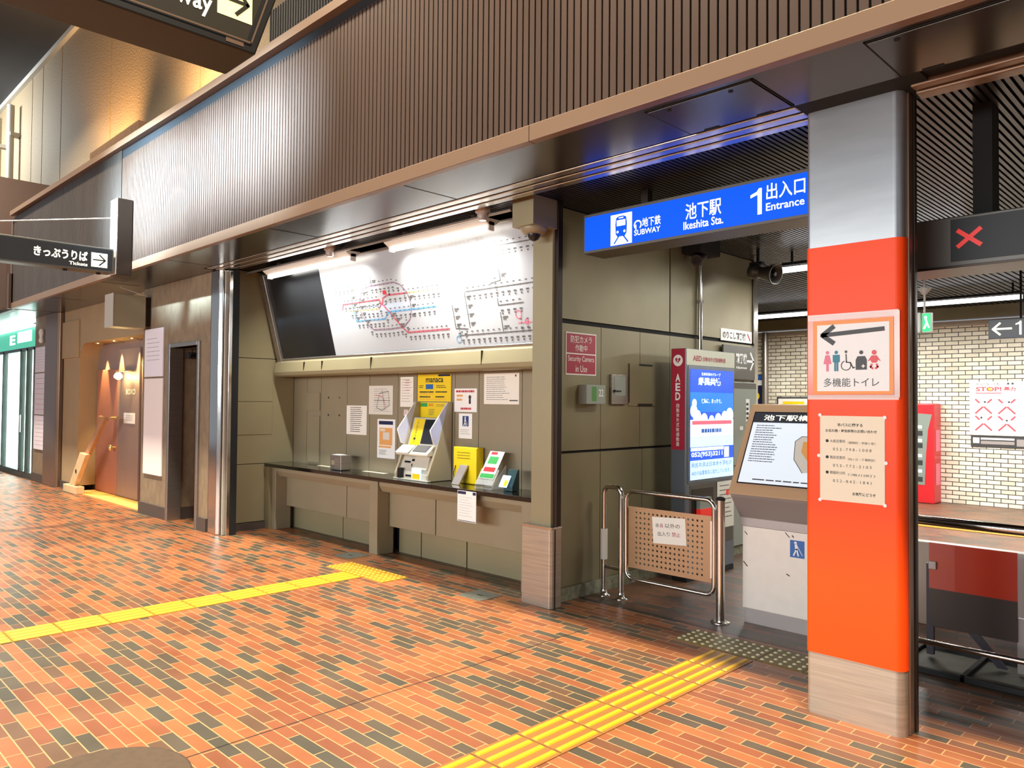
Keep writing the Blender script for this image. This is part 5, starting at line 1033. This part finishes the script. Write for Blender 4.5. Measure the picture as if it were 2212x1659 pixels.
# convenience shop
b = MB(); b.box(-23.5, -17.0, 8.4, 8.5, 0, 3.2); b.box(-23.6, -23.5, 4, 8.5, 0, 3.2); b.box(-17.0, -16.9, 4.3, 8.5, 0, 3.2); struct('wall_shop', b, 'shop_white')
b = MB(); b.box(-23.5, -17, 4.05, 8.4, .0, .01); struct('floor_shop', b, 'shop_white')
b = MB(); b.box(-23.5, -17, 4.3, 8.4, 3.0, 3.05); struct('ceiling_shop', b, 'shop_white')
for y in (5.2, 6.6): area('shop_light', (-20.2, y, 2.95), (-20.2, y, 0), 5.5, .5, 330, (.88, 1, .97))
o = thing('storefront', (-19, 4.0, 0), 'bright green and white glazed shopfront at the left edge', 'shopfront')
b = MB()
for x in (-19.6, -18.12, -17.62, -17.09): b.box(x-.05, x+.05, 3.98, 4.06, .10, 2.58)
b.box(-23.4, -17.04, 3.98, 4.06, 0, .12); b.box(-23.4, -17.04, 3.98, 4.06, 2.54, 2.60); put('door_frame', b, 'frame_dark', o)
b = MB(); b.box(-23.4, -17.04, 4.01, 4.02, .12, 2.54); put('glass_pane', b, 'glass', o)
b = MB(); b.box(-23.4, -17.04, 3.98, 4.10, 2.60, 2.98); put('sign_panel', b, 'shop_green', o)
b = MB(); Ns = front(3.98); text(b, 'E', Ns, -19.05, -18.6, 2.70, 2.90, .004, bold=.03); rect(b, Ns, -18.4, -17.3, 2.72, 2.94, .004); put('lettering', b, 'shop_lit', o)
b = MB(); b.box(-23.4, -17.04, 3.90, 3.98, 3.06, 3.13); b.box(-23.4, -17.03, 3.90, 3.98, 2.985, 3.03); put('light_strip', b, 'shop_lit', o)
b = MB(); b.cyl((-17.95, 3.95, .9), (-17.95, 3.95, 1.25), .02); put('door_handle', b, 'steel', o)
for k, (x, c) in enumerate(((-22.3, 'shop_white'), (-20.6, 'machine_grey'), (-18.9, 'shop_white'))):
    o = thing('shop_shelf', (x, 6.4, 0), ('far left', 'middle', 'right')[k]+' pale shelf unit inside the bright shop', 'shelf')
    b = MB(); b.box(x-.5, x+.5, 6.3, 6.36, 0, 1.6); put('back', b, c, o)
    for z in (.1, .5, .9, 1.3): b = MB(); b.box(x-.5, x+.5, 6.0, 6.3, z, z+.03); put('shelf_board', b, c, o)
    for z, m in ((.53, 'cyan'), (.93, 'yellow'), (1.33, 'green')):
        b = MB(); b.box(x-.45, x+.45, 6.05, 6.28, z, z+.22); q = put('goods_row', b, m, o)
b = MB(); b.box(-20.6, -18.9, 3.25, 3.88, 0, .012); tag(put('door_mat', b, 'rubber_black', loc=(-19.7, 3.6, 0)), 'black door mat in front of the bright shop, left edge', 'mat')
for k in (0,):
    pass
